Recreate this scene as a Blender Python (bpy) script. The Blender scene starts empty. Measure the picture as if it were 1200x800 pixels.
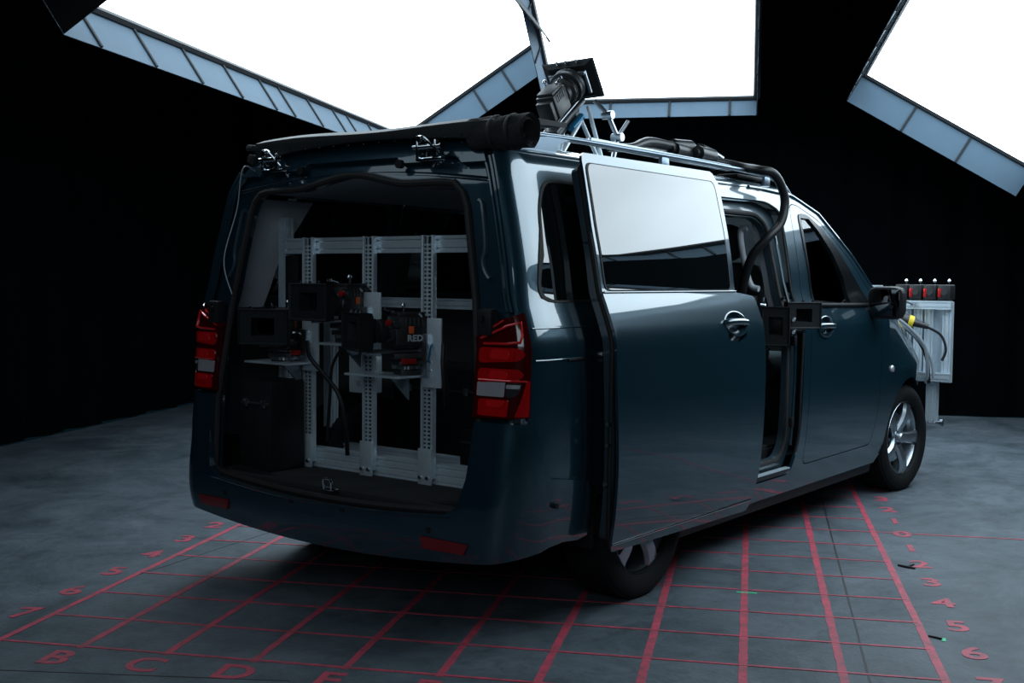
import bpy, bmesh, math, random
from mathutils import Vector, Matrix, Quaternion
import numpy as np
random.seed(7)
C = bpy.context.scene.collection
sc = bpy.context.scene
PI = math.pi

# ---------------------------------------------------------------- camera, world, exposure
cf = Vector((0.79251296, 0.60736337, -0.05507212)); cr = Vector((0.60863224, -0.79340813, 0.00838715)); cu = Vector((0.03860062, 0.0401656, 0.99844715))
cd = bpy.data.cameras.new('camera'); cam = bpy.data.objects.new('camera', cd); C.objects.link(cam)
cd.sensor_width = 36; cd.lens = 1356.55 / 1200 * 36; cd.clip_start = 0.05
m = Matrix((cr, cu, -cf)).transposed().to_4x4(); m.translation = Vector((-4.0933, -3.3932, 1.3324)); cam.matrix_world = m
sc.camera = cam
w = bpy.data.worlds.new('World'); sc.world = w; w.use_nodes = True
w.node_tree.nodes['Background'].inputs[0].default_value = (0.12, 0.55, 0.8, 1); w.node_tree.nodes['Background'].inputs[1].default_value = 0.012
sc.view_settings.view_transform = 'Standard'; sc.view_settings.look = 'None'; sc.view_settings.gamma = 1
sc.view_settings.use_curve_mapping = False; sc.view_settings.exposure = 0.0
PANEL_STRENGTH = 5.5
PANEL_COLOR = (0.75, 0.90, 1.0)

# ---------------------------------------------------------------- materials
def mat(name, col, metal=0, rough=.5, coat=0, coatr=.05, noise=0, nscale=20, bump=0, bscale=200, spec=.5, trans=0, alpha=1, emit=None, estr=0, ior=1.5):
    m_ = bpy.data.materials.new(name); m_.use_nodes = True
    nt = m_.node_tree; b = nt.nodes['Principled BSDF']
    b.inputs['Base Color'].default_value = (*col, 1); b.inputs['Metallic'].default_value = metal
    b.inputs['Roughness'].default_value = rough; b.inputs['Coat Weight'].default_value = coat
    b.inputs['Coat Roughness'].default_value = coatr; b.inputs['Specular IOR Level'].default_value = spec
    b.inputs['Transmission Weight'].default_value = trans; b.inputs['IOR'].default_value = ior
    if emit: b.inputs['Emission Color'].default_value = (*emit, 1); b.inputs['Emission Strength'].default_value = estr
    tc = nt.nodes.new('ShaderNodeTexCoord')
    nz = nt.nodes.new('ShaderNodeTexNoise'); nz.inputs['Scale'].default_value = nscale; nz.inputs['Detail'].default_value = 5
    nt.links.new(tc.outputs['Object'], nz.inputs['Vector'])
    mx = nt.nodes.new('ShaderNodeMix'); mx.data_type = 'RGBA'
    k = noise if noise else .08
    mx.inputs[6].default_value = (*[c * (1 - k) for c in col], 1); mx.inputs[7].default_value = (*[min(1, c * (1 + k)) for c in col], 1)
    nt.links.new(nz.outputs['Fac'], mx.inputs[0]); nt.links.new(mx.outputs[2], b.inputs['Base Color'])
    if bump:
        n2 = nt.nodes.new('ShaderNodeTexNoise'); n2.inputs['Scale'].default_value = bscale
        nt.links.new(tc.outputs['Object'], n2.inputs['Vector'])
        bp = nt.nodes.new('ShaderNodeBump'); bp.inputs['Strength'].default_value = bump; bp.inputs['Distance'].default_value = .01
        nt.links.new(n2.outputs['Fac'], bp.inputs['Height']); nt.links.new(bp.outputs['Normal'], b.inputs['Normal'])
    return m_

def tinted_glass(name, tint, rough=.0):
    m_ = bpy.data.materials.new(name); m_.use_nodes = True; nt = m_.node_tree; nt.nodes.clear()
    o = nt.nodes.new('ShaderNodeOutputMaterial'); mix = nt.nodes.new('ShaderNodeMixShader')
    t = nt.nodes.new('ShaderNodeBsdfTransparent'); g = nt.nodes.new('ShaderNodeBsdfGlossy'); fr = nt.nodes.new('ShaderNodeFresnel')
    fr.inputs['IOR'].default_value = 1.5; t.inputs[0].default_value = (*tint, 1); g.inputs['Roughness'].default_value = rough
    g.inputs[0].default_value = (1, 1, 1, 1)
    nt.links.new(fr.outputs[0], mix.inputs[0]); nt.links.new(t.outputs[0], mix.inputs[1]); nt.links.new(g.outputs[0], mix.inputs[2])
    nt.links.new(mix.outputs[0], o.inputs[0]); return m_

PAINT = mat('blue_grey_paint', (.009, .041, .062), metal=.5, rough=.30, coat=1, coatr=.03, noise=.05, nscale=300)
PAINT.node_tree.nodes['Principled BSDF'].inputs['Coat IOR'].default_value = 1.68
PAINT_IN = mat('inner_blue_paint', (.035, .065, .085), metal=.3, rough=.4, coat=.8, coatr=.08)
BPLAST = mat('black_plastic', (.012, .013, .015), rough=.5, noise=.2, bump=.15, bscale=400, spec=.25)
SEALK = mat('deep_black_seal', (.003, .004, .005), rough=.25, spec=.3)
RUBBER = mat('rubber', (.010, .010, .011), rough=.7, noise=.25, bump=.2, bscale=300)
TYRE = mat('tyre_rubber', (.008, .009, .010), rough=.75, noise=.25, nscale=60, spec=.2)
GLOSSBLACK = mat('gloss_black', (.004, .005, .006), rough=.08, coat=1, coatr=.01)
PRIV = mat('privacy_glass', (.003, .005, .006), rough=.01, coat=1, coatr=.0, spec=.25)
GLASS = tinted_glass('clear_tinted_glass', (.82, .92, .94))
CHROME = mat('chrome', (.72, .76, .80), metal=1, rough=.12)
STEEL = mat('steel', (.42, .46, .50), metal=1, rough=.3, noise=.15, nscale=80)
ALU = mat('brushed_aluminium', (.66, .76, .83), metal=.5, rough=.38, noise=.12, nscale=60)
ALU_D = mat('aluminium_slot', (.02, .022, .025), metal=.3, rough=.5)
ALLOY = mat('silver_alloy', (.42, .47, .52), metal=.9, rough=.28, noise=.05)
TRIM = mat('grey_trim', (.42, .45, .49), rough=.8, noise=.1, bump=.1)
HEADL = mat('headliner_cloth', (.45, .49, .53), rough=.95, noise=.1, bump=.2)
DARKIN = mat('dark_interior', (.012, .013, .015), rough=.8, noise=.2, bump=.2)
CARPET = mat('load_floor_carpet', (.015, .016, .018), rough=1, noise=.4, nscale=150, bump=.5)
SEAT = mat('seat_fabric', (.022, .025, .03), rough=.9, noise=.2, nscale=100, bump=.3)
CAMB = mat('camera_black', (.014, .015, .017), rough=.42, noise=.2, nscale=90, bump=.1, bscale=600)
CAMG = mat('camera_grey', (.06, .065, .07), metal=.5, rough=.4, noise=.15)
FLAG = mat('matte_black_flag', (.008, .0105, .013), spec=.25, rough=.6, noise=.15)
REDA = mat('red_anodised', (.55, .02, .02), metal=.5, rough=.3, noise=.1)
ORANGE = mat('orange_tag', (.75, .10, .015), rough=.5, noise=.1)
BLUEA = mat('blue_anodised', (.02, .16, .30), metal=.5, rough=.3)
YELLOW = mat('yellow_ring', (.75, .55, .02), rough=.5)
CABLE = mat('cable_jacket', (.010, .012, .014), spec=.3, rough=.42, noise=.2)
CABLEW = mat('grey_cable_jacket', (.32, .36, .40), rough=.4, noise=.1)
LENSG = mat('lens_glass', (.003, .004, .008), rough=.02, coat=1, coatr=0)
BADGE = mat('white_print', (.45, .48, .5), rough=.5)
LRED = mat('tail_lamp_red', (.42, .004, .006), rough=.12, coat=1, coatr=.01, noise=.25, nscale=30)
LREDD = mat('tail_lamp_dark_red', (.055, .001, .002), rough=.15, coat=1, coatr=.01, noise=.2)
LREDH = mat('tail_lamp_red_highlight', (.72, .012, .014), rough=.2, coat=1, coatr=.02, metal=.2)  # brighter red: highlights on the bowls and guides are put into the colour
LWHITE = mat('reverse_lamp_clear', (.42, .42, .45), rough=.25, coat=1, coatr=.02, metal=.3)
LREFL = mat('red_reflector', (.16, .004, .005), rough=.25, coat=.6)
FABRIC = mat('black_duvetyne', (.010, .011, .012), rough=.95, noise=.3, nscale=40, bump=.6, bscale=60)
RAILM = mat('blue_grey_rail', (.16, .21, .26), metal=.8, rough=.3)
SKIRT = mat('grey_skirt_fabric', (.056, .096, .136), rough=.8, noise=.12, nscale=6)
SKIRTB = mat('black_skirt_back', (.008, .012, .016), rough=.9)
TAPE_G = mat('green_tape', (.06, .62, .30), rough=.6)
TAPE_K = mat('black_tape', (.01, .01, .012), rough=.6)
def diffuser(PANEL_STRENGTH=PANEL_STRENGTH):
    m_ = bpy.data.materials.new('softbox_diffuser'); m_.use_nodes = True; nt = m_.node_tree
    b = nt.nodes['Principled BSDF']; b.inputs['Base Color'].default_value = (.8, .8, .8, 1)
    b.inputs['Emission Color'].default_value = (*PANEL_COLOR, 1)
    tc = nt.nodes.new('ShaderNodeTexCoord'); nz = nt.nodes.new('ShaderNodeTexNoise'); nz.inputs['Scale'].default_value = .7
    mr = nt.nodes.new('ShaderNodeMapRange'); mr.inputs[1].default_value = .3; mr.inputs[2].default_value = .6
    mr.inputs[3].default_value = PANEL_STRENGTH * .8; mr.inputs[4].default_value = PANEL_STRENGTH
    nt.links.new(tc.outputs['Object'], nz.inputs['Vector']); nt.links.new(nz.outputs['Fac'], mr.inputs[0])
    nt.links.new(mr.outputs[0], b.inputs['Emission Strength']); return m_
DIFF = diffuser(); DIFF_DIM = diffuser(2.3); DIFF_LOW = diffuser(.8)
def red_paint():
    m_ = bpy.data.materials.new('worn_red_floor_paint'); m_.use_nodes = True; nt = m_.node_tree; b = nt.nodes['Principled BSDF']
    tc = nt.nodes.new('ShaderNodeTexCoord'); nz = nt.nodes.new('ShaderNodeTexNoise'); nz.inputs['Scale'].default_value = 14; nz.inputs['Detail'].default_value = 8
    nz.inputs['Roughness'].default_value = .75
    cr_ = nt.nodes.new('ShaderNodeValToRGB'); e = cr_.color_ramp.elements
    e[0].position = .30; e[0].color = (.13, .06, .07, 1); e[1].position = .60; e[1].color = (.60, .055, .105, 1)
    e.new(.80).color = (.55, .15, .18, 1)
    nt.links.new(tc.outputs['Object'], nz.inputs['Vector']); nt.links.new(nz.outputs['Fac'], cr_.inputs[0]); nt.links.new(cr_.outputs[0], b.inputs['Base Color'])
    b.inputs['Roughness'].default_value = .6; return m_
REDP = red_paint()
def concrete():
    m_ = bpy.data.materials.new('dark_concrete'); m_.use_nodes = True; nt = m_.node_tree; b = nt.nodes['Principled BSDF']; L = nt.links.new
    tc = nt.nodes.new('ShaderNodeTexCoord')
    def noise(s, d, r=.6, dist=0):
        n = nt.nodes.new('ShaderNodeTexNoise'); n.inputs['Scale'].default_value = s; n.inputs['Detail'].default_value = d
        n.inputs['Roughness'].default_value = r; n.inputs['Distortion'].default_value = dist; L(tc.outputs['Object'], n.inputs['Vector']); return n
    a = noise(1.6, 8, .7, .8); r1 = nt.nodes.new('ShaderNodeValToRGB'); e = r1.color_ramp.elements
    e[0].position = .34; e[0].color = (.046, .066, .080, 1); e[1].position = .66; e[1].color = (.125, .152, .178, 1)
    L(a.outputs['Fac'], r1.inputs[0])
    c = noise(7, 10, .75, 1.5); r2 = nt.nodes.new('ShaderNodeValToRGB'); e = r2.color_ramp.elements
    e[0].position = .34; e[0].color = (.45, .47, .48, 1); e[1].position = .52; e[1].color = (1, 1, 1, 1)
    L(c.outputs['Fac'], r2.inputs[0])
    mx = nt.nodes.new('ShaderNodeMix'); mx.data_type = 'RGBA'; mx.blend_type = 'MULTIPLY'; mx.inputs[0].default_value = .75
    L(r1.outputs[0], mx.inputs[6]); L(r2.outputs[0], mx.inputs[7])
    L(mx.outputs[2], b.inputs['Base Color'])
    rr = nt.nodes.new('ShaderNodeMapRange'); rr.inputs[3].default_value = .45; rr.inputs[4].default_value = .75; L(c.outputs['Fac'], rr.inputs[0]); L(rr.outputs[0], b.inputs['Roughness'])
    b.inputs['Specular IOR Level'].default_value = .35
    d = noise(60, 6); bp = nt.nodes.new('ShaderNodeBump'); bp.inputs['Strength'].default_value = .25; bp.inputs['Distance'].default_value = .01
    L(d.outputs['Fac'], bp.inputs['Height']); L(bp.outputs['Normal'], b.inputs['Normal']); return m_
CONC = concrete()
CURT = mat('black_curtain', (.0010, .0018, .0026), rough=1, noise=.4, nscale=3, spec=.04)
CEIL = mat('black_ceiling', (.006, .009, .012), rough=.95)

# ---------------------------------------------------------------- helpers
def tag(o, label=None, cat=None, group=None, kind=None):
    if label: o['label'] = label
    if cat: o['category'] = cat
    if group: o['group'] = group
    if kind: o['kind'] = kind
    return o
def empty(name, loc=(0, 0, 0), M=None, **k):
    o = bpy.data.objects.new(name, None); C.objects.link(o); o.empty_display_size = .1
    if M is not None: o.matrix_world = M
    else: o.location = loc
    return tag(o, **k)
def V(*a): return Vector(a)
def frame_of(d, up=(0, 0, 1)):
    z = Vector(d).normalized(); u = Vector(up)
    if abs(z.dot(u)) > .98: u = Vector((1, 0, 0))
    x = u.cross(z).normalized(); return x, z.cross(x), z
class MB:
    def __init__(s): s.v = []; s.f = []; s.m = []
    def add(s, vs, fs, mi=0):
        o = len(s.v); s.v += [Vector(p) for p in vs]; s.f += [tuple(i + o for i in f) for f in fs]; s.m += [mi] * len(fs); return s
    def box(s, c, d, R=None, ch=.0, mi=0):
        hx, hy, hz = d[0] / 2, d[1] / 2, d[2] / 2; c = Vector(c)
        ch = min(ch, .45 * min(abs(d[0]), abs(d[1]), abs(d[2])))
        R = R if R is not None else Matrix.Identity(3)
        if ch <= 0:
            vs = [V(x * hx, y * hy, z * hz) for x in (-1, 1) for y in (-1, 1) for z in (-1, 1)]
            fs = [(0, 1, 3, 2), (4, 6, 7, 5), (0, 4, 5, 1), (2, 3, 7, 6), (0, 2, 6, 4), (1, 5, 7, 3)]
        else:
            bm = bmesh.new(); bmesh.ops.create_cube(bm, size=1)
            for v in bm.verts: v.co = V(v.co.x * d[0], v.co.y * d[1], v.co.z * d[2])
            bmesh.ops.bevel(bm, geom=list(bm.edges), offset=ch, segments=2, profile=.5, affect='EDGES')
            bm.verts.index_update(); vs = [v.co.copy() for v in bm.verts]; fs = [tuple(v.index for v in f.verts) for f in bm.faces]; bm.free()
        return s.add([c + R @ v for v in vs], fs, mi)
    def cyl(s, p0, p1, r0, r1=None, n=20, mi=0, cap=True):
        r1 = r0 if r1 is None else r1; p0 = Vector(p0); p1 = Vector(p1); x, y, z = frame_of(p1 - p0)
        vs = []
        for p, r in ((p0, r0), (p1, r1)):
            for i in range(n): a = 2 * PI * i / n; vs.append(p + x * math.cos(a) * r + y * math.sin(a) * r)
        fs = [(i, (i + 1) % n, n + (i + 1) % n, n + i) for i in range(n)]
        if cap: fs += [tuple(reversed(range(n))), tuple(range(n, 2 * n))]
        return s.add(vs, fs, mi)
    def lathe(s, prof, c=(0, 0, 0), ax=(0, 0, 1), n=32, mi=0, up=(0, 0, 1)):
        x, y, z = frame_of(ax, up); c = Vector(c); k = len(prof)
        vs = [c + z * h + (x * math.cos(2 * PI * i / n) + y * math.sin(2 * PI * i / n)) * r for i in range(n) for r, h in prof]
        fs = [(i * k + j, ((i + 1) % n) * k + j, ((i + 1) % n) * k + j + 1, i * k + j + 1) for i in range(n) for j in range(k - 1)]
        return s.add(vs, fs, mi)
    def tube(s, pts, r, n=10, mi=0, smooth=0, flat=1.0, closed=False):
        P = [Vector(p) for p in pts]
        if smooth and len(P) > 2:
            Q = []
            for i in range(len(P) - 1):
                p0 = P[max(i - 1, 0)]; p1 = P[i]; p2 = P[i + 1]; p3 = P[min(i + 2, len(P) - 1)]
                for k in range(smooth):
                    t = k / smooth
                    Q.append(.5 * ((2 * p1) + (p2 - p0) * t + (2 * p0 - 5 * p1 + 4 * p2 - p3) * t * t + (3 * p1 - p0 - 3 * p2 + p3) * t ** 3))
            Q.append(P[-1]); P = Q
        vs = []; fs = []; up = None
        for i, p in enumerate(P):
            d = (P[min(i + 1, len(P) - 1)] - P[max(i - 1, 0)]); d = d.normalized() if d.length > 1e-9 else V(0, 0, 1)
            if up is None: up = V(0, 0, 1) if abs(d.z) < .9 else V(1, 0, 0)
            x = up.cross(d).normalized(); y = d.cross(x); up = y
            rr = float(np.interp(i / (len(P) - 1), np.linspace(0, 1, len(r)), r)) if isinstance(r, (list, tuple)) else r
            for k in range(n): a = 2 * PI * k / n; vs.append(p + x * math.cos(a) * rr + y * math.sin(a) * rr * flat)
        for i in range(len(P) - 1):
            for k in range(n): fs.append((i * n + k, i * n + (k + 1) % n, (i + 1) * n + (k + 1) % n, (i + 1) * n + k))
        fs += [tuple(reversed(range(n))), tuple(range((len(P) - 1) * n, len(P) * n))]
        return s.add(vs, fs, mi)
    def prism(s, poly, c, ex, ey, ez, d, mi=0):   # polygon in (ex,ey) at c extruded along ez by d
        c = Vector(c); ex = Vector(ex); ey = Vector(ey); ez = Vector(ez); n = len(poly)
        vs = [c + ex * a + ey * b for a, b in poly] + [c + ex * a + ey * b + ez * d for a, b in poly]
        fs = [tuple(reversed(range(n))), tuple(range(n, 2 * n))] + [(i, (i + 1) % n, n + (i + 1) % n, n + i) for i in range(n)]
        return s.add(vs, fs, mi)
    def build(s, name, mats, parent=None, world=True, angle=35):
        me = bpy.data.meshes.new(name)
        off = Vector((0, 0, 0))
        if parent is not None and world:
            top = parent
            while top.parent is not None: top = top.parent
            off = top.matrix_world.translation.copy()
        me.from_pydata([v - off for v in s.v], [], s.f); me.update()
        bm = bmesh.new(); bm.from_mesh(me); bmesh.ops.recalc_face_normals(bm, faces=bm.faces); bm.to_mesh(me); bm.free()
        if not isinstance(mats, (list, tuple)): mats = [mats]
        for q in mats: me.materials.append(q)
        me.polygons.foreach_set('material_index', s.m)
        me.shade_smooth(); me.set_sharp_from_angle(angle=math.radians(angle))
        o = bpy.data.objects.new(name, me); C.objects.link(o)
        if parent is not None: o.parent = parent
        return o
def build_each(q, name, mats, parent=None, angle=35):
    par = list(range(len(q.v)))
    def fd(a):
        while par[a] != a: par[a] = par[par[a]]; a = par[a]
        return a
    for f in q.f:
        for i in f[1:]: par[fd(i)] = fd(f[0])
    comp = {}
    for k, f in enumerate(q.f): comp.setdefault(fd(f[0]), []).append(k)
    out = []
    for ks in comp.values():
        ids = sorted({i for k in ks for i in q.f[k]}); mp = {a: b for b, a in enumerate(ids)}; r = MB()
        r.v = [q.v[i] for i in ids]; r.f = [tuple(mp[i] for i in q.f[k]) for k in ks]; r.m = [q.m[k] for k in ks]; out.append(r.build(name, mats, parent, angle=angle))
    return out
def copy_tree(o, parent=None):
    c = o.copy(); C.objects.link(c)
    if parent is not None: c.parent = parent
    for ch in list(o.children): copy_tree(ch, c)
    return c
def text_mesh(txt, size, ex, ey, origin, thick, mats, name, parent, spacing=1.0, bold=0.0):
    cu_ = bpy.data.curves.new('tmp', 'FONT'); cu_.body = txt; cu_.size = size; cu_.align_x = 'CENTER'; cu_.align_y = 'CENTER'; cu_.extrude = 0; cu_.offset = bold
    cu_.space_character = spacing; cu_.resolution_u = 4
    o = bpy.data.objects.new('tmp', cu_); C.objects.link(o)
    dg = bpy.context.evaluated_depsgraph_get(); dg.update(); me = o.evaluated_get(dg).to_mesh()
    ex = Vector(ex); ey = Vector(ey); ez = ex.cross(ey); q = MB()
    cs = [v.co.copy() for v in me.vertices]; fs = [tuple(p.vertices) for p in me.polygons]
    q.add([Vector(origin) + ex * v.x + ey * v.y + ez * thick for v in cs], fs)
    q.add([Vector(origin) + ex * v.x + ey * v.y for v in cs], [tuple(reversed(f)) for f in fs])
    from collections import Counter
    ed = Counter(); dr = {}
    for f in fs:
        for i in range(len(f)): a, b = f[i], f[(i + 1) % len(f)]; k = (min(a, b), max(a, b)); ed[k] += 1; dr[k] = (a, b)
    n = len(cs); q.f += [(dr[k][0] + n, dr[k][1] + n, dr[k][1], dr[k][0]) for k in ed if ed[k] == 1]; q.m += [0] * sum(1 for k in ed if ed[k] == 1)
    bpy.data.objects.remove(o); bpy.data.curves.remove(cu_)
    return q.build(name, mats, parent)

# ---------------------------------------------------------------- room (aligned with the floor grid)
ANG = 0.4514
EA = V(math.cos(ANG), math.sin(ANG), 0); EB = V(-math.sin(ANG), math.cos(ANG), 0)
def RM(a, b, z=0): return EA * a + EB * b + V(0, 0, z)
A0, A1, B0, B1, HC = -8.0, 6.9, -7.0, 4.36, 5.2
q = MB(); q.add([RM(A0, B0, 0), RM(A1, B0, 0), RM(A1, B1, 0), RM(A0, B1, 0), RM(A0, B0, -.2), RM(A1, B0, -.2), RM(A1, B1, -.2), RM(A0, B1, -.2)],
                [(0, 1, 2, 3), (7, 6, 5, 4), (0, 4, 5, 1), (1, 5, 6, 2), (2, 6, 7, 3), (3, 7, 4, 0)])
floor = q.build('floor', CONC); tag(floor, kind='structure')
q = MB(); q.add([RM(A0, B0, HC), RM(A1, B0, HC), RM(A1, B1, HC), RM(A0, B1, HC), RM(A0, B0, HC + .2), RM(A1, B0, HC + .2), RM(A1, B1, HC + .2), RM(A0, B1, HC + .2)],
                [(3, 2, 1, 0), (4, 5, 6, 7), (0, 1, 5, 4), (1, 2, 6, 5), (2, 3, 7, 6), (3, 0, 4, 7)])
tag(q.build('ceiling', CEIL), kind='structure')
def curtain(name, p0, p1):
    L = (p1 - p0).length; d = (p1 - p0) / L; nrm = V(-d.y, d.x, 0); n = int(L / .07); vs = []
    for i in range(n + 1):
        t = i / n * L; o = .035 * math.sin(t * 11 + 2 * math.sin(t * 1.3)) + .02 * math.sin(t * 23 + 1)
        for z in (0, HC): vs.append(p0 + d * t + nrm * (o - .06) + V(0, 0, z))
    m_ = len(vs); vs += [v - nrm * .1 for v in vs]
    fs = [(2 * i, 2 * i + 2, 2 * i + 3, 2 * i + 1) for i in range(n)] + [(m_ + 2 * i + 1, m_ + 2 * i + 3, m_ + 2 * i + 2, m_ + 2 * i) for i in range(n)]
    q = MB(); q.add(vs, fs); tag(q.build(name, CURT, angle=80), kind='structure')
curtain('wall_left', RM(A1 + .3, B1), RM(A0 - .3, B1)); curtain('wall_front', RM(A1, B0 - .3), RM(A1, B1 + .3))
curtain('wall_right', RM(A0 - .3, B0), RM(A1 + .3, B0)); curtain('wall_back', RM(A0, B1 + .3), RM(A0, B0 - .3))

# painted grid on the floor: parts of the floor
G0 = V(-1.9309, 0.6038, 0); GI = -EB; GJ = EA; S = .3317
def gp(i, j, z=0): return G0 + GI * (i * S) + GJ * (j * S) + V(0, 0, z)
def strip(name, p0, p1, wd, mats=REDP, h=.0015, wob=.0):
    d = (p1 - p0); L = d.length; d.normalize(); nn = V(-d.y, d.x, 0); n = max(2, int(L / .05)); vs = []; fs = []
    for i in range(n + 1):
        p = p0 + d * (L * i / n); e = random.uniform(-wob, wob); g = wd / 2 + random.uniform(-.05, .05) * wd
        for zz in (0.0002, h): vs += [p + nn * (g + e) + V(0, 0, zz), p - nn * (g - e) + V(0, 0, zz)]
    for i in range(n):
        a = 4 * i; b = a + 4
        fs += [(a + 2, b + 2, b + 3, a + 3), (a, a + 2, a + 3, a + 1) if i == 0 else (a + 2, a, b, b + 2), (a + 3, b + 3, b + 1, a + 1)]
    q = MB(); q.add(vs, fs); return q.build(name, mats, floor, angle=60)
for i in range(11): strip('grid_line', gp(i, -.05), gp(i, 14 if i else 15), .030 if i > 5 else .028, wob=.0006)
for j in range(0, 15): strip('grid_line', gp(-.3 if j == 0 else 0, j), gp(10 if j != 8 else 20, j), .014, wob=.0008, h=.0022)
def glyph(t, p, rot=0, size=.19):
    ex = GI * math.cos(rot) + GJ * math.sin(rot); ey = -GI * math.sin(rot) + GJ * math.cos(rot)
    text_mesh(t, size, ex, ey, Vector(p) + V(0, 0, .0003), .0015, REDP, 'painted_letter' if t.isalpha() else 'painted_number', floor, bold=.0045)
for k, t in enumerate('ABCDEFGHIJK'): glyph(t, gp(k - .05, -.40))
for k in range(0, 13): glyph(str(abs(8 - k)), gp(10.44, k - .06)); glyph(str(abs(8 - k)), gp(-.36, k - .04), rot=.12)
# expansion joint and hairline crack: narrow dark fillers in the floor
def joint(p0, p1, wd): strip('expansion_joint', p0, p1, wd, TAPE_K, .0012, .001)
joint(gp(9.22, -2), gp(9.42, 16), .008)
joint(gp(-2.2, -1.2), gp(3.6, -.5), .005)
joint(gp(.0, 2.7), gp(.85, 6.4), .004)
q = MB(); q.box(gp(8.03, 3.86, .001), (.085, .014, .002), R=Matrix.Rotation(ANG - PI / 2, 3, 'Z'))
tag(q.build('tape_piece', TAPE_G), 'short green tape strip across a thick red floor line', 'tape')
q = MB(); q.box(gp(10.20, 2.38, .001), (.04, .015, .002), R=Matrix.Rotation(.3, 3, 'Z'))
tag(q.build('tape_piece', TAPE_G), 'tiny green tape scrap beside the outermost red line near number 5', 'tape')
q = MB(); q.tube([gp(10.05, 2.47, .003), gp(10.13, 2.42, .004), gp(10.18, 2.38, .004)], .004)
tag(q.build('cable_tie', TAPE_K), 'black sliver lying against the tiny green tape scrap', 'debris')
q = MB(); q.tube([gp(10.12, 5.80, .003), gp(10.2, 5.72, .005), gp(10.33, 5.66, .003)], .006); q.tube([gp(10.24, 5.76, .003), gp(10.34, 5.9, .004)], .004)
tag(q.build('rubber_scrap', TAPE_K), 'small black scrap on the floor beside the painted number 2', 'debris')

# ---------------------------------------------------------------- softboxes: tilted luminous trays with skirts
def softbox(P0, u, v, Lu, Lv, label, diff=None, h=.26, lowh=None, seamu=.55, seamv=.55, splay=(0, 0, 0, 0), hang=True):
    """P0 low corner, u along the long edge, v up the tilt; skirts on the four edges hang along the face normal"""
    u = u.normalized(); v = v.normalized(); n = u.cross(v)
    if n.z > 0: n = -n
    P0 = Vector(P0); ctr = P0 + u * Lu / 2 + v * Lv / 2
    root = empty('softbox', ctr, label=label, cat='studio light', group='overhead softboxes'); bpy.context.view_layer.update()
    q = MB()
    g = lambda a, b, c: P0 + u * a + v * b + n * c
    # diffuser, slightly bellied
    vs = []; K = 12
    for i in range(K + 1):
        for j in range(K + 1):
            a, b = i / K, j / K; vs.append(g(.02 + a * (Lu - .04), .02 + b * (Lv - .04), .0 + .02 * math.sin(PI * a) * math.sin(PI * b)))
    q.add(vs, [(i * (K + 1) + j, (i + 1) * (K + 1) + j, (i + 1) * (K + 1) + j + 1, i * (K + 1) + j + 1) for i in range(K) for j in range(K)])
    q.build('diffuser', diff or DIFF, root)
    q = MB()
    q.add([g(-.02, -.02, -.02), g(Lu + .02, -.02, -.02), g(Lu + .02, Lv + .02, -.02), g(-.02, Lv + .02, -.02), g(.25, .25, -.32), g(Lu - .25, .25, -.32), g(Lu - .25, Lv - .25, -.32), g(.25, Lv - .25, -.32)],
          [(0, 3, 2, 1), (4, 5, 6, 7), (0, 1, 5, 4), (1, 2, 6, 5), (2, 3, 7, 6), (3, 0, 4, 7)])
    q.build('housing', SKIRTB, root)
    q = MB()
    for a, b, c, d in (((0, 0), (Lu, 0), 0, 0), ((Lu, 0), (Lu, Lv), 0, 0), ((Lu, Lv), (0, Lv), 0, 0), ((0, Lv), (0, 0), 0, 0)):
        q.tube([g(*a, .0), g(*b, .0)], .032, n=8)
    q.build('frame', ALU_D, root)
    edges = (((0, 0), (Lu, 0), -v, seamu), ((Lu, 0), (Lu, Lv), u, seamv), ((Lu, Lv), (0, Lv), v, seamu), ((0, Lv), (0, 0), -u, seamv))
    for k, (a, b, o, sm) in enumerate(edges):
        p, r = g(*a, .02), g(*b, .02); L = (r - p).length; d = (r - p) / L; e = n * (lowh if lowh and k == 0 else h) + o * splay[k]; en = e.normalized(); out = d.cross(en)
        if out.dot(o) < 0: out = -out
        q = MB()
        vs = [p + out * .005, r + out * .005, r + e + out * .005, p + e + out * .005]; q.add(vs + [x + out * .006 for x in vs], [(0, 1, 2, 3)], 0)
        q.f += [(4, 5, 6, 7), (0, 1, 5, 4), (1, 2, 6, 5), (2, 3, 7, 6), (3, 0, 4, 7)]; q.m += [1] * 5
        sk = q.build('skirt', [SKIRT, SKIRTB], root)
        q = MB(); t = sm
        while t < L - .1:
            q.box(p + d * t + e * .5, (.022, .012, e.length * .98), R=Matrix((d, out, en)).transposed()); t += sm * (1 if random.random() < .8 else .6)
        build_each(q, 'seam_rib', SKIRTB, root)
    q = MB()
    for a in (.3, Lu - .3):
        for b in (.3, Lv - .3):
            p = g(a, b, -.30); q.cyl(p, V(p.x, p.y, HC), .008, n=6)
    build_each(q, 'suspension_cable', STEEL, root)
    return root
t = math.radians(33.4)
softbox(RM(5.78, 2.09, 2.70), -EA, -EB * math.cos(t) + V(0, 0, math.sin(t)), 5.93, 1.71, 'long glowing softbox overhead at the upper left, beyond the tailgate')
t = math.radians(30.3)
softbox(RM(5.78, .60, 3.0), -EB, -EA * math.cos(t) + V(0, 0, math.sin(t)), 1.89, 4.2, 'central glowing softbox behind the roof camera, sloping down towards the far curtain', h=.18, splay=(0, 0, 0, .03))
t = math.radians(30.7)
softbox(RM(5.84, -3.70, 2.33), -EA, EB * math.cos(t) + V(0, 0, math.sin(t)), 6.9, 1.70, 'glowing softbox at the upper right, tilted down beyond the van nose', lowh=.15)

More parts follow.
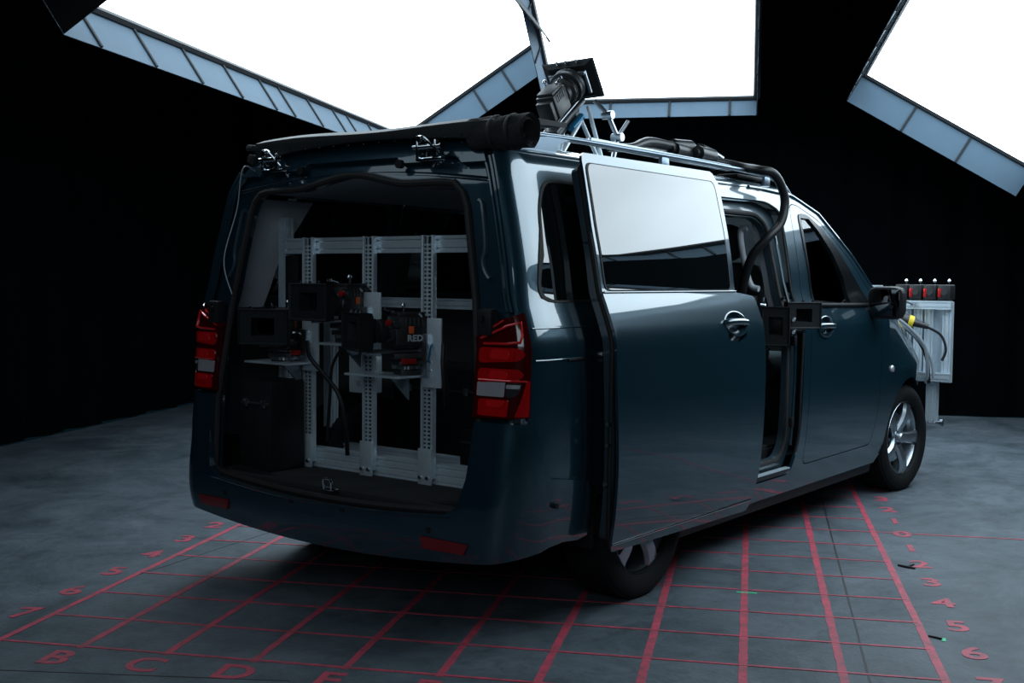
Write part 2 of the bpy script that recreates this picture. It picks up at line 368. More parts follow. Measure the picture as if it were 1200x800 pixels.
t = math.radians(33.4)
softbox(RM(-.95, 2.09, 2.70), -EA, -EB * math.cos(t) + V(0, 0, math.sin(t)), 3.4, 1.71, 'dimmed softbox at the top left corner, dark outer skirt facing the van', diff=DIFF_LOW)
t = math.radians(62)
softbox(RM(-7.3, -2.9, 1.9), EB, EA * math.cos(t) + V(0, 0, math.sin(t)), 3.4, 2.0, 'dimmer softbox behind the photographer, facing the open tailgate', diff=DIFF_DIM)

# ---------------------------------------------------------------- van body surface
PZ = [.15, .25, .40, .60, .80, .95, 1.04, 1.07, 1.086, 1.092, 1.098, 1.18, 1.25, 1.40, 1.55, 1.66, 1.74, 1.79, 1.84, 1.90]
PW = [.885, .905, .935, .955, .963, .964, .9635, .9632, .9628, .9618, .960, .934, .908, .8757, .8388, .809, .7855, .765, .70, .6]
def wprof(z): return float(np.interp(z, _zz, _ww))
_zz = np.linspace(.15, 1.9, 351)
def _cat():
    z = np.array(PZ); w_ = np.array(PW); out = []
    m_ = np.gradient(w_, z)
    for t_ in _zz:
        i = min(max(np.searchsorted(z, t_) - 1, 0), len(z) - 2); h_ = z[i + 1] - z[i]; s_ = (t_ - z[i]) / h_
        out.append((2 * s_**3 - 3 * s_**2 + 1) * w_[i] + (s_**3 - 2 * s_**2 + s_) * h_ * m_[i] + (-2 * s_**3 + 3 * s_**2) * w_[i + 1] + (s_**3 - s_**2) * h_ * m_[i + 1])
    return np.array(out)
_ww = _cat()
def taper(x): return .36 * max(0, (x - 3.0) / 1.05) ** 2.8
def wside(z, x=0):
    return wprof(min(max(z, .15), 1.9)) - taper(x) - .02 * max(0, (x - 1.9)) ** 1.5 * max(0, z - 1.1) - .45 * min(1, max(0, (x - 2.8) / .6)) * max(0, z - .8)
def xrear(z): return float(np.interp(z, [.2, .35, .5, .8, 1.3, 1.70, 1.80, 1.92], [-.875, -.89, -.885, -.85, -.80, -.762, -.725, -.655]))
XC = -.62
def Spt(s, z):
    a = abs(s); sg = 1 if s > 0 else -1
    if a <= .84:
        wd = wside(min(z, 1.78)); yf = wd - .12; return V(xrear(z) - .03 * (1 - (a / .84) ** 2), sg * a / .84 * yf, z)
    if a < 1.14:
        wd = wside(min(z, 1.80)); th = (a - .84) / .30 * PI / 2; qq = float(np.interp(z, [.8, 1.15], [.9, .6])); return V(XC - (XC - xrear(z)) * max(0, math.cos(th)) ** qq, sg * (wd - .12 + .12 * math.sin(th) ** qq), z)
    x = XC + a - 1.14; return V(x, sg * wside(z, x), z)
def Snm(s, z):
    e = .004; ds = Spt(s + e, z) - Spt(s - e, z); dz = Spt(s, z + e) - Spt(s, z - e); n = dz.cross(ds)
    if n.length < 1e-9: n = V(0, 1 if s > 0 else -1, 0)
    n.normalize(); P = Spt(s, z); ref = V(-1 if abs(s) < 1.14 else 0, P.y, 0)
    return n if n.dot(ref) > 0 else -n
def Xs(x): return x + 1.76
def panel(name, mats, parent, outer, holes=(), off=0.0, th=.018, side=0, surf=None, cutu=.04, cutz=.035, mi_back=0, offf=None):
    """thick curved sheet: outline in (s,z); side=-1 right, +1 left, 0 as is"""
    def sd(p): return (p[0] * side if side else p[0], p[1])
    from mathutils.geometry import delaunay_2d_cdt
    loops = [[sd(p) for p in pl_] for pl_ in [outer] + list(holes)]
    def dense(l):
        o = []
        for i in range(len(l)):
            a, b = l[i], l[(i + 1) % len(l)]; k = max(1, int(max(abs(a[0] - b[0]) / cutu, abs(a[1] - b[1]) / cutz) + .5))
            if abs(a[0] - b[0]) + abs(a[1] - b[1]) < 1e-5: continue
            o += [(a[0] + (b[0] - a[0]) * j / k, a[1] + (b[1] - a[1]) * j / k) for j in range(k)]
        return o
    loops = [dense(l) for l in loops]
    def inside(l, x, y):
        c = False; j = len(l) - 1
        for i in range(len(l)):
            if (l[i][1] > y) != (l[j][1] > y) and x < (l[j][0] - l[i][0]) * (y - l[i][1]) / (l[j][1] - l[i][1]) + l[i][0]: c = not c
            j = i
        return c
    def near(l, x, y):
        for i in range(len(l)):
            if abs(l[i][0] - x) < cutu * .45 and abs(l[i][1] - y) < cutz * .45: return True
        return False
    vv = []; ee = []
    for l in loops:
        o_ = len(vv); vv += l; ee += [(o_ + i, o_ + (i + 1) % len(l)) for i in range(len(l))]
    L0 = loops[0]; x0_, x1_ = min(p[0] for p in L0), max(p[0] for p in L0); z0_, z1_ = min(p[1] for p in L0), max(p[1] for p in L0)
    for i in range(math.ceil(x0_ / cutu), math.floor(x1_ / cutu) + 1):
        for j in range(math.ceil(z0_ / cutz), math.floor(z1_ / cutz) + 1):
            x, z = i * cutu + 1e-4 * (j % 3), j * cutz
            if inside(L0, x, z) and not any(inside(h_, x, z) for h_ in loops[1:]) and not any(near(l, x, z) for l in loops): vv.append((x, z))
    ov, oe, of, _a, _b, _c = delaunay_2d_cdt([Vector(p) for p in vv], ee, [], 0, 1e-6)
    bm = bmesh.new(); bvs = [bm.verts.new((p[0], p[1], 0)) for p in ov]
    for f in of:
        cx = sum(ov[i][0] for i in f) / len(f); cz_ = sum(ov[i][1] for i in f) / len(f)
        if inside(L0, cx, cz_) and not any(inside(h_, cx, cz_) for h_ in loops[1:]): bm.faces.new([bvs[i] for i in f])
    for v in list(bm.verts):
        if not v.link_faces: bm.verts.remove(v)
    bm.verts.index_update(); fn = surf or (lambda a, b: (Spt(a, b), Snm(a, b)))
    F, N, Bk = [], [], []
    for v in bm.verts:
        p, n = fn(v.co.x, v.co.y); o_ = off + (offf(v.co.x, v.co.y) if offf else 0)
        F.append(p + n * o_); N.append(n); Bk.append(p + n * (o_ - th))
    n0 = len(F); fs = []; mi = []; ln = []
    for f in bm.faces:
        ids = [v.index for v in f.verts]
        a, b, c = F[ids[0]], F[ids[1]], F[ids[2]]; g = V(0, 0, 0)
        for i in range(len(ids)): g += F[ids[i]].cross(F[ids[(i + 1) % len(ids)]])
        if g.dot(N[ids[0]]) < 0: ids.reverse()
        fs.append(ids); mi.append(0); ln += [N[i] for i in ids]
        r = [i + n0 for i in reversed(ids)]; fs.append(r); mi.append(mi_back); ln += [-N[i - n0] for i in r]
    dirs = {}
    for f in fs[::2]:
        for i in range(len(f)): dirs[(f[i], f[(i + 1) % len(f)])] = 1
    for (a, b) in dirs:
        if (b, a) not in dirs:
            fs.append([b, a, a + n0, b + n0]); mi.append(0); d = (F[b] - F[a]).cross(N[a]); d = d.normalized() if d.length > 1e-12 else N[a]; ln += [d] * 4
    bm.free()
    off_ = parent.matrix_world.translation if parent is not None and parent.type == 'EMPTY' else V(0, 0, 0)
    me = bpy.data.meshes.new(name); me.from_pydata([p - off_ for p in F + Bk], [], fs)
    if not isinstance(mats, (list, tuple)): mats = [mats]
    for m_ in mats: me.materials.append(m_)
    me.polygons.foreach_set('material_index', mi); me.shade_smooth(); bnd = set()
    for (a, b) in dirs:
        if (b, a) not in dirs:
            for e_ in ((a, b), (a + n0, b + n0), (a, a + n0), (b, b + n0)): bnd.add((min(e_), max(e_)))
    for e_ in me.edges:
        if tuple(sorted(e_.vertices)) in bnd: e_.use_edge_sharp = True
    me.normals_split_custom_set([tuple(x) for x in ln]); me.update()
    o = bpy.data.objects.new(name, me); C.objects.link(o); o.parent = parent; return o
def arc(cx, cz, r, a0, a1, n=18): return [(cx + r * math.cos(math.radians(a0 + (a1 - a0) * i / n)), cz + r * math.sin(math.radians(a0 + (a1 - a0) * i / n))) for i in range(n + 1)]
def rounded(pts, r, n=4):
    out = []; L = len(pts)
    for i in range(L):
        p = Vector(pts[i]); a = Vector(pts[i - 1]) - p; b = Vector(pts[(i + 1) % L]) - p; rr = min(r, a.length * .45, b.length * .45)
        pa = p + a.normalized() * rr; pb = p + b.normalized() * rr
        for k in range(n + 1): t_ = k / n; out.append(tuple(pa * (1 - t_) ** 2 + p * 2 * t_ * (1 - t_) + pb * t_ * t_))
    return out
def X2(pts): return [(Xs(a), b) for a, b in pts]

van = empty('passenger_van', (0, 0, 0), label='dark blue-grey metallic passenger van with open tailgate and side door, standing on the red grid', cat='van')

TOPL = [(1.45, 1.80), (1.78, 1.785), (2.09, 1.70), (2.45, 1.475), (2.67, 1.30), (2.95, 1.13), (3.3, 1.08), (3.5, 1.01), (3.65, .90), (3.78, .75), (3.9, .64), (4.0, .56)]
RA = .385
def side_outline():
    o = [(-.77, .82), (-.77, 1.20), (-.83, 1.20), (-.83, 1.80)] + TOPL + [(4.0, .32)]
    o += arc(3.24, .34, RA, -6, 186, 22) + [(2.76, .235), (.43, .235)] + arc(.05, .34, RA, -6, 158, 20) + [(-.33, .50), (-.38, .55), (-.66, .60), (-.74, .80)]
    return o
door_open = rounded([(.46, .33), (.46, 1.725), (1.45, 1.735), (1.60, 1.69), (1.535, 1.25), (1.56, 1.08), (1.56, .5), (1.50, .33)], .06)
fdoor = [(1.635, .36), (1.645, 1.07), (1.625, 1.20), (1.715, 1.735), (1.80, 1.74), (2.07, 1.665), (2.40, 1.46), (2.66, 1.25), (2.69, 1.12), (2.69, .6), (2.62, .36)]
fdoor_r = rounded(fdoor, .05, 3)
qwin = rounded([(-.655, 1.245), (-.585, 1.60), (-.52, 1.70), (.32, 1.70), (.32, 1.25)], .07)
panel('body_side', [PAINT, PAINT_IN], van, X2(side_outline()), [X2(qwin), X2(door_open), X2(fdoor_r)], side=-1, mi_back=1)
ldoor = rounded([(.42, .33), (.40, 1.74), (1.60, 1.74), (1.58, .33)], .05)
lwin = rounded([(.50, 1.25), (.50, 1.69), (1.50, 1.69), (1.50, 1.25)], .06)
panel('body_side', [PAINT, PAINT_IN], van, X2(side_outline()), [X2(qwin), X2(fdoor_r), X2(ldoor)], side=1, mi_back=1)
def inset(poly, g):
    c = Vector((sum(p[0] for p in poly) / len(poly), sum(p[1] for p in poly) / len(poly))); out = []
    for p in poly: d = Vector(p) - c; out.append(tuple(c + d * (1 - g / max(.05, d.length))))
    return out
pl = panel('sliding_door', [PAINT, PAINT_IN], van, X2(inset(ldoor, .008)), [X2(lwin)], side=1, mi_back=1)
panel('window_pane', PRIV, pl, X2(inset(lwin, -.012)), off=.003, th=.006, side=1)
# quarter windows
for sgn in (-1, 1):
    panel('quarter_window', PRIV, van, X2(inset(qwin, -.006)), off=.002, th=.006, side=sgn)
    panel('window_seal', RUBBER, van, X2(inset(qwin, -.009)), [X2(inset(qwin, .006))], off=.003, th=.006, side=sgn)
# front doors
fwin = rounded([(1.765, 1.215), (1.815, 1.68), (1.93, 1.675), (2.06, 1.615), (2.23, 1.50), (2.42, 1.34), (2.56, 1.20)], .035, 3)
fglass = [(1.775, 1.225), (1.825, 1.665), (1.93, 1.665), (2.03, 1.60), (2.16, 1.48), (2.25, 1.34), (2.27, 1.20)]
for sgn in (-1, 1):
    fd = panel('front_door', [PAINT, PAINT_IN], van, X2(inset(fdoor_r, .006)), [X2(fwin), X2([(1.835 + .100 * math.cos(2 * PI * i / 24), 1.085 + .052 * math.sin(2 * PI * i / 24)) for i in range(24)])], side=sgn, mi_back=1, th=.04)
    panel('window_frame', SEALK, fd, X2(inset(fwin, -.018)), [X2(fglass)], off=.004, th=.02, side=sgn)
    panel('window_pane', GLASS, fd, X2(inset(fglass, -.01)), off=-.008, th=.003, side=sgn)
    q = MB(); q.tube([Spt(sgn * Xs(x), 1.203 - (x - 1.7) * .012) + V(0, sgn * .012, 0) for x in np.linspace(1.70, 2.66, 12)], .008, n=6, flat=1.4); q.build('belt_moulding', BPLAST, fd)
    # inner door card
    panel('door_card', DARKIN, fd, X2(rounded([(1.70, .40), (1.70, 1.19), (2.55, 1.16), (2.55, .40)], .05)), off=-.07, th=.04, side=sgn)

def oval(x, z, a=.100, b=.052): return [(x + a * math.cos(2 * PI * i / 24), z + b * math.sin(2 * PI * i / 24)) for i in range(24)]
def door_handle(parent, x, z, off, sgn=-1, rot=0):
    s0 = sgn * Xs(x); P = Spt(s0, z); n = Snm(s0, z); P = P + n * off; ex = V(1, 0, 0); ey = n.cross(ex); ey = ey if ey.z > 0 else -ey
    q = MB(); K = 28; R = []   # dished escutcheon cup
    for k, (rr, d) in enumerate(((1.03, .0005), (.95, .003), (.86, -.006), (.6, -.022), (.0, -.026))):
        for i in range(K): a = 2 * PI * i / K; R.append(P + ex * math.cos(a) * .108 * rr + ey * (math.sin(a) * .057 * rr) + n * (d + .002 * 0))
    q.add(R, [(k * K + i, k * K + (i + 1) % K, (k + 1) * K + (i + 1) % K, (k + 1) * K + i) for k in range(4) for i in range(K)])
    cup = q.build('handle_cup', PAINT, parent)
    q = MB(); pts = [P + ex * a + n * b + ey * c for a, b, c in ((-.102, -.004, .006), (-.085, .012, .006), (-.03, .019, .005), (.03, .019, .003), (.080, .012, .0), (.100, -.004, 0))]
    q.tube(pts, .016, n=12, smooth=4, flat=.9)
    q.build('door_handle', PAINT, parent)

door_handle(bpy.data.objects['front_door'], 1.835, 1.085, .002)

# the open sliding door, standing proud of the body side and slid back
OFF = .112
sd_out = [(-.375, .305), (-.385, .60), (-.415, .90), (-.425, 1.10), (-.435, 1.25), (-.43, 1.50), (-.395, 1.772), (.68, 1.775), (.712, 1.74), (.69, 1.50), (.655, 1.235), (.70, 1.232), (.83, 1.215), (.845, 1.12), (.865, .95), (.865, .60), (.865, .47), (.835, .34), (.80, .285)]
sd_out = rounded(sd_out, .02, 2)
sd_win = rounded([(-.405, 1.255), (-.40, 1.50), (-.375, 1.735), (.655, 1.735), (.64, 1.50), (.612, 1.255)], .035, 4)
def sdz(s, z):   # turn-in at the rocker
    return -.05 * max(0, (.42 - z) / .13) ** 1.5
sdoor = panel('sliding_door', [PAINT, PAINT_IN], van, X2(sd_out), [X2(inset(sd_win, .03)), X2(oval(.575, 1.105))], off=OFF, th=.012, side=-1, mi_back=1, offf=None)
sd_in = rounded([(-.36, .33), (-.41, 1.10), (-.415, 1.25), (-.38, 1.74), (.66, 1.74), (.60, 1.24), (.81, 1.20), (.84, .95), (.84, .50), (.79, .33)], .03, 3)
panel('inner_frame', [PAINT_IN, DARKIN], sdoor, X2(sd_in), [X2(inset(sd_win, .035))], off=OFF - .032, th=.04, side=-1, mi_back=1)
panel('window_pane', PRIV, sdoor, X2(sd_win), off=OFF + .004, th=.005, side=-1)
panel('window_seal', RUBBER, sdoor, X2(inset(sd_win, -.010)), [X2(inset(sd_win, .004))], off=OFF + .003, th=.004, side=-1)
q = MB(); q.tube([Spt(-Xs(x), .335) + Snm(-Xs(x), .335) * (OFF + .001) for x in np.linspace(-.37, .82, 14)], .0045, n=8); q.build('lower_moulding', CHROME, sdoor)
q = MB(); q.tube([Spt(-Xs(x), 1.243) + Snm(-Xs(x), 1.243) * (OFF + .003) for x in np.linspace(-.43, .655, 14)], .004, n=8); q.build('belt_moulding', PAINT, sdoor)
q = MB(); q.tube([Spt(-Xs(a), b) + Snm(-Xs(a), b) * (OFF - .03) for a, b in sd_in + sd_in[:1]], .011, n=8); q.build('weather_seal', RUBBER, sdoor)
door_handle(sdoor, .575, 1.105, OFF)
q = MB()
for z in (.78, .70, .55): 
    q.cyl(Spt(-Xs(.868), z) + V(0, -.07, 0), Spt(-Xs(.875), z) + V(.006, -.07, 0), .008, n=10); q.cyl(Spt(-Xs(-.40), z) + V(0, -.07, 0), Spt(-Xs(-.41), z) + V(-.006, -.07, 0), .008, n=10)
build_each(q, 'latch_bolt', STEEL, sdoor)
# track in body side
q = MB(); q.tube([Spt(-Xs(x), 1.03) + V(0, .004, 0) for x in np.linspace(-.58, .40, 20)], .012, n=6, flat=.6); q.build('door_track', BPLAST, van)
q = MB(); q.box((-.30, -1.0, 1.03), (.10, .10, .045), ch=.01); q.box((.60, -.93, .40), (.10, .12, .03), ch=.008)
build_each(q, 'roller_arm', STEEL, van)

# body seams and mouldings on rear side
for sgn in (-1, 1):
    for z in (1.15, 1.035):
        q = MB(); q.tube([Spt(sgn * Xs(x), z) + Snm(sgn * Xs(x), z) * .0005 for x in np.linspace(-.74, .38, 20)], .0035, n=6); q.build('body_crease', PAINT, van)

# roof, windscreen and bonnet loft
def zedge(x): return float(np.interp(x, [-.9, -.6, 1.0] + [p[0] for p in TOPL], [1.80, 1.80, 1.80] + [p[1] for p in TOPL]))
def crown(x): return float(np.interp(x, [-.8, -.5, 1.5, 2.1, 2.6, 3.1, 3.5, 3.78, 4.0], [.085, .10, .10, .13, .15, .07, .10, .28, .40]))
def roofpt(x, t_):
    ze = zedge(x); xe = x
    P = Spt(Xs(max(x, -.74)), ze); we = P.y
    if x < -.60: we = min(we, wside(1.78) - .12 + .12 * math.sqrt(max(0, 1 - ((x + .60) / .145) ** 2)))
    y = we * math.sin(t_ * PI / 2)
    z = ze + crown(x) * (max(0, 1 - abs(math.sin(t_ * PI / 2)) ** 2.6)) ** .6
    return V(x, y, z)
def loft(name, mats, x0, x1, t0, t1, nx=24, nt=40, dz=0.0, parent=van):
    q = MB(); vs = []
    for i in range(nx + 1):
        for j in range(nt + 1): vs.append(roofpt(x0 + (x1 - x0) * i / nx, t0 + (t1 - t0) * j / nt) + V(0, 0, dz))
    q.add(vs, [(i * (nt + 1) + j, (i + 1) * (nt + 1) + j, (i + 1) * (nt + 1) + j + 1, i * (nt + 1) + j + 1) for i in range(nx) for j in range(nt)])
    n0 = len(vs); q.add([v - V(0, 0, .012) for v in vs], [(i * (nt + 1) + j, i * (nt + 1) + j + 1, (i + 1) * (nt + 1) + j + 1, (i + 1) * (nt + 1) + j) for i in range(nx) for j in range(nt)])
    return q.build(name, mats, parent, angle=60)
loft('roof', PAINT, -.715, 2.02, -1, 1, 60, 50)
for sgn in (-1, 1):
    q = MB(); q.tube([Spt(sgn * Xs(x), zedge(x)) for x in np.linspace(1.3, 2.96, 60)], .010, n=8); q.build('drip_rail', PAINT, van)
loft('windscreen', GLASS, 2.02, 2.95, -.78, .78, 16, 30, -.004)
for a, b in ((-1, -.78), (.78, 1)): loft('windscreen_pillar', PAINT, 2.02, 2.95, a, b, 16, 8)
loft('bonnet', PAINT, 2.95, 4.0, -1, 1, 40, 30)
# nose
q = MB(); K = 24; vs = []
for zi in np.linspace(.26, .95, 14):
    for k in range(K + 1):
        a = -1 + 2 * k / K; wn = wside(min(zi, .95), 4.0) ; zz = min(zi, roofpt(4.0, a).z - .005)
        vs.append(V(4.0 + .13 * (1 - abs(a) ** 2.2) * (1 - .5 * max(0, (zi - .6) / .35) ** 2) , a * wn, zz))
q.add(vs, [(i * (K + 1) + k, i * (K + 1) + k + 1, (i + 1) * (K + 1) + k + 1, (i + 1) * (K + 1) + k) for i in range(13) for k in range(K)])
q.build('front_bumper', PAINT, van, angle=70)
q = MB(); q.box((4.12, 0, .70), (.05, .9, .16), ch=.03); q.box((4.12, 0, .42), (.05, .8, .14), ch=.03); build_each(q, 'grille', BPLAST, van)
for sgn in (-1, 1):
    q = MB(); q.box((3.99, sgn * .52, .76), (.16, .20, .14), R=Matrix.Rotation(-sgn * .5, 3, 'Z'), ch=.03); q.build('headlight', LENSG, van)

# rear: recessed frame, header, bumper, lamps
def zr(s): return 1.80 + crown(-.74) * max(0, 1 - (min(abs(s), .93) / .93) ** 2.6) ** .6
fr_out = [(.93, .46), (.93, 1.79)] + [(s_, zr(s_) - .012) for s_ in np.linspace(.9, -.9, 31)] + [(-.93, 1.79), (-.93, .46)]
def top_open(s_): return 1.695 + .065 * (1 - min(1, abs(s_) / .40) ** 2) ** 1 if abs(s_) < .40 else 1.695
op = [(.735, .49), (.745, .80), (.735, 1.25), (.735, 1.60)]
op += [(.72, 1.655), (.68, 1.69)] + [(s_, 1.70 + .05 * (math.cos(PI * min(1, abs(s_) / .45)) + 1) / 2) for s_ in np.linspace(.62, -.62, 25)] + [(-.68, 1.69), (-.72, 1.655)]
op += [(-.735, 1.60), (-.735, 1.25), (-.745, .80), (-.735, .49)]
op = op + [(s_, .475 - .03 * (1 - (s_ / .7) ** 2)) for s_ in np.linspace(-.70, .70, 15)]
panel('tailgate_aperture', [PAINT, PAINT_IN], van, fr_out, [op], off=-.035, th=.03, mi_back=1)
panel('roof_header', PAINT, van, [(.86, 1.765), (.86, 1.795)] + [(s_, zr(s_) - .004) for s_ in np.linspace(.85, -.85, 31)] + [(-.86, 1.795), (-.86, 1.765)] +
      [(-.74, 1.765), (-.70, 1.79), (-.52, 1.80), (-.49, 1.775), (-.36, 1.775), (-.33, 1.80), (.33, 1.80), (.36, 1.775), (.49, 1.775), (.52, 1.80), (.70, 1.79), (.74, 1.765)], off=-.004, th=.03)
q = MB(); q.tube([Spt(a, b) + Snm(a, b) * (-.028) for a, b in op + op[:1]], .014, n=8); q.build('weather_seal', RUBBER, van)
q = MB(); q.tube([Spt(a, b + .012) + Snm(a, b) * (-.030) for a, b in op if b > 1.6], .006, n=8); q.build('header_bead', PAINT, van)
for sgn in (-1, 1):
    for s_, r_ in ((.905, .011), (.872, .008), (.94, .009)):
        q = MB(); q.tube([Spt(sgn * (s_ + (.0 if z_ < 1.70 else -.25 * (z_ - 1.70))), z_) + Snm(sgn * s_, min(z_, 1.7)) * (-.016 if s_ < .93 else -.004) for z_ in np.linspace(1.21, 1.785, 14)], r_, n=8); build_each(q, 'gutter_channel', PAINT, van)
    # embossed ribs and gas-strut mount inside the pillar
    q = MB(); q.tube([Spt(sgn * s_, z_) + Snm(sgn * s_, z_) * -.030 for s_, z_ in ((.80, 1.62), (.815, 1.60), (.805, 1.45), (.785, 1.40), (.79, 1.36), (.81, 1.33))], .010, n=8, smooth=4); q.build('pillar_rib', PAINT_IN, van)
    q = MB(); q.box(Spt(sgn * .79, 1.17) + V(.0, 0, 0), (.05, .07, .10), ch=.012); q.cyl(Spt(sgn * .79, 1.185) + V(-.02, 0, 0), Spt(sgn * .79, 1.185) + V(-.036, 0, 0), .011, n=12); q.build('bump_stop', BPLAST, van)
    # hinge
    yh = sgn * .445; xh = -.765; zh = 1.815
    q = MB()
    for dy in (-.045, .045): q.box((xh - .005, yh + dy, zh), (.05, .012, .07), ch=.004)
    q.cyl((xh - .02, yh - .07, zh + .01), (xh - .02, yh + .07, zh + .01), .010, n=12); q.box((xh, yh, zh - .035), (.03, .13, .014), ch=.004)
    q.cyl((xh - .025, yh - .02, zh - .02), (xh - .032, yh - .02, zh - .02), .011, n=8); q.cyl((xh - .025, yh + .03, zh + .035), (xh - .035, yh + .03, zh + .035), .011, n=8)
    q.tube([(xh - .015, yh - .06, zh - .02), (xh - .03, yh, zh + .04), (xh - .01, yh + .06, zh + .05)], .007, smooth=5); q.build('tailgate_hinge', CHROME, van)
    q = MB(); p = Spt(sgn * .36, 1.775); q.cyl(p + V(.01, 0, -.005), p + V(-.012, 0, -.005), .017, n=16); q.build('body_plug', BPLAST, van)

# bumper
bo = [(1.36, .345), (1.36, .52), (1.33, .56), (1.10, .60), (1.02, .80), (1.0, .81), (.745, .81), (.735, .60), (.715, .50), (.66, .46)]
bo += [(s_, .455 - .03 * (1 - (s_ / .66) ** 2)) for s_ in np.linspace(.55, -.55, 13)]
bo += [(-a, b) for a, b in reversed(bo[:10])]
bo += [(-1.30, .335)] + [(s_, .345 - .085 * math.cos(PI / 2 * min(1, abs(s_) / 1.15)) ** .8) for s_ in np.linspace(-1.2, 1.2, 33)] + [(1.30, .335)]
panel('rear_bumper', [PAINT, BPLAST], van, bo, off=.010, th=.03, mi_back=1, offf=lambda s_, z_: .014 * max(0, 1 - abs(z_ - .40) / .2) if abs(s_) < 1.1 else 0)
q = MB(); vs = []
ss = np.linspace(-.72, .72, 41)
for s_ in ss:
    zt = .455 - .03 * max(0, 1 - (s_ / .66) ** 2)
    p = Spt(s_, zt) + V(-.015, 0, -.002); vs += [p, p + V(.05, 0, .012), p + V(.055, 0, -.03), p + V(.12, 0, -.025), p + V(.125, 0, .03), p + V(.16, 0, .035)]
q.add(vs, [(i * 6 + k, (i + 1) * 6 + k, (i + 1) * 6 + k + 1, i * 6 + k + 1) for i in range(40) for k in range(5)]); q.build('loading_sill', [BPLAST], van)
q = MB(); q.tube([Spt(s_, .462 - .03 * max(0, 1 - (s_ / .66) ** 2)) + V(-.022, 0, -.002) for s_ in np.linspace(-.69, .69, 31)], .006, n=8); q.build('bumper_edge', PAINT, van)
q = MB(); q.box((-.865, .0, .475), (.03, .07, .012), ch=.004); q.tube([(-.875, -.02, .475), (-.88, -.02, .515), (-.88, .02, .515), (-.875, .02, .475)], .006, smooth=3); q.build('tailgate_striker', CHROME, van)
for sgn in (-1, 1):
    panel('rear_reflector', LREFL, van, [(.57, .375), (.585, .335), (.78, .335), (.795, .37)], off=.030, th=.01, side=sgn)
    q = MB()
    for s_, z_ in ((.60, .40), (.15, .42), (1.12, .50)): p = Spt(sgn * s_, z_); n_ = Snm(sgn * s_, z_); q.cyl(p + n_ * .01, p + n_ * .027, .011, n=12)
    build_each(q, 'parking_sensor', BPLAST, van)
    # tail lamp
    lo = [(.73, .825), (.73, 1.115), (.76, 1.135), (.86, 1.185), (.99, 1.205), (1.0, .83)]
    lamp = panel('tail_light', LREDD, van, lo, off=.004, th=.05, side=sgn, cutu=.03)
    def cell(nm, pts, m_, o=.007): return panel(nm, m_, lamp, pts, off=o, th=.004, side=sgn, cutu=.03)
    for z0, z1 in ((1.035, 1.08), (.965, 1.005)):
        panel('lens_cell', LRED, lamp, rounded([(.745, z0 - .012), (.745, z1), (.93, z1), (.965, (z0 + z1) / 2), (.93, z0)], .02), off=.008, th=.004, side=sgn, cutu=.03)
        panel('reflector_bowl', LREDH, lamp, rounded([(.79, z0 + .005), (.80, z1 - .004), (.87, z1 - .008), (.875, z0 + .004)], .018), off=.009, th=.003, side=sgn, cutu=.03)
    cell('reverse_lens', rounded([(.745, .905), (.745, .955), (.865, .958), (.865, .905)], .006), LWHITE)
    cell('reverse_lens', rounded([(.873, .905), (.873, .955), (.955, .955), (.935, .915), (.915, .905)], .01), mat('clear_dark_lens', (.05, .05, .055), metal=.4, rough=.1, coat=1))
    cell('lens_bar', rounded([(.873, .936), (.873, .950), (.945, .950), (.94, .936)], .005), LWHITE, .010)
    cell('lens_cell', rounded([(.755, .835), (.755, .895), (.89, .895), (.89, .835)], .01), LRED)
    cell('reflector_bowl', rounded([(.79, .868), (.79, .892), (.87, .892), (.86, .868)], .01), LREDH, .009)
    cell('side_reflector', rounded([(.925, .835), (.955, .90), (.975, .965), (.992, .965), (.992, .835)], .008), LRED, .008)
    # light-guide outline of the top cell
    q = MB(); q.tube([Spt(sgn * a, b) + Snm(sgn * a, b) * .008 for a, b in ((.755, 1.112), (.85, 1.150), (.868, 1.158), (.955, 1.170), (.948, 1.125), (.93, 1.10), (.86, 1.095), (.765, 1.093))], .005, n=8); q.build('light_guide', LREDH, lamp)
    q = MB(); q.tube([Spt(sgn * a, b) + Snm(sgn * a, b) * .008 for a, b in ((.76, 1.125), (.80, 1.145), (.86, 1.178))], .0035, n=6); q.tube([Spt(sgn * a, .963) + Snm(sgn * a, .963) * .008 for a in np.linspace(.75, .97, 9)], .004, n=6); build_each(q, 'light_guide', LREDH, lamp)

# rocker, step, jambs and inner structure
for sgn in (-1, 1):
    panel('sill_cladding', BPLAST, van, X2([(.42, .17), (.42, .25), (2.78, .25), (2.78, .17)]), off=-.02, th=.03, side=sgn)
    for x in (.05, 3.24):   # wheel arch liners
        q = MB(); vs = []; K = 20
        for i in range(K + 1):
            a = math.radians(-10 + 200 * i / K)
            for yy in (.925, .62): vs.append(V(x + .392 * math.cos(a), sgn * (yy if x == 0 or True else yy), .34 + .392 * math.sin(a)))
        q.add(vs, [(2 * i, 2 * i + 2, 2 * i + 3, 2 * i + 1) for i in range(K)]); vs2 = [V(x + .392 * math.cos(math.radians(-10 + 200 * i / K)), sgn * .62, .34 + .392 * math.sin(math.radians(-10 + 200 * i / K))) for i in range(K + 1)]
        q.add(vs2 + [V(x, sgn * .62, .34)], [(i, i + 1, K + 1) for i in range(K)]); q.build('arch_liner', BPLAST, van)
q = MB(); q.box((1.6, 0, .27), (4.5, 1.20, .10), ch=.02); q.box((1.6, 0, .24), (2.3, 1.70, .04)); q.build('underbody', DARKIN, van)
q = MB(); q.box((.60, 0, .455), (2.85, 1.60, .03), ch=.005); q.build('load_floor', CARPET, van)
q = MB(); q.box((1.02, -.87, .345), (1.05, .10, .02), ch=.005); q.box((1.02, -.81, .40), (1.05, .015, .11)); q.build('entry_step', ALU_D, van)
q = MB(); q.box((1.02, -.905, .362), (1.00, .03, .006)); q.build('step_plate', ALU, van)
jo = inset(door_open, -.012)
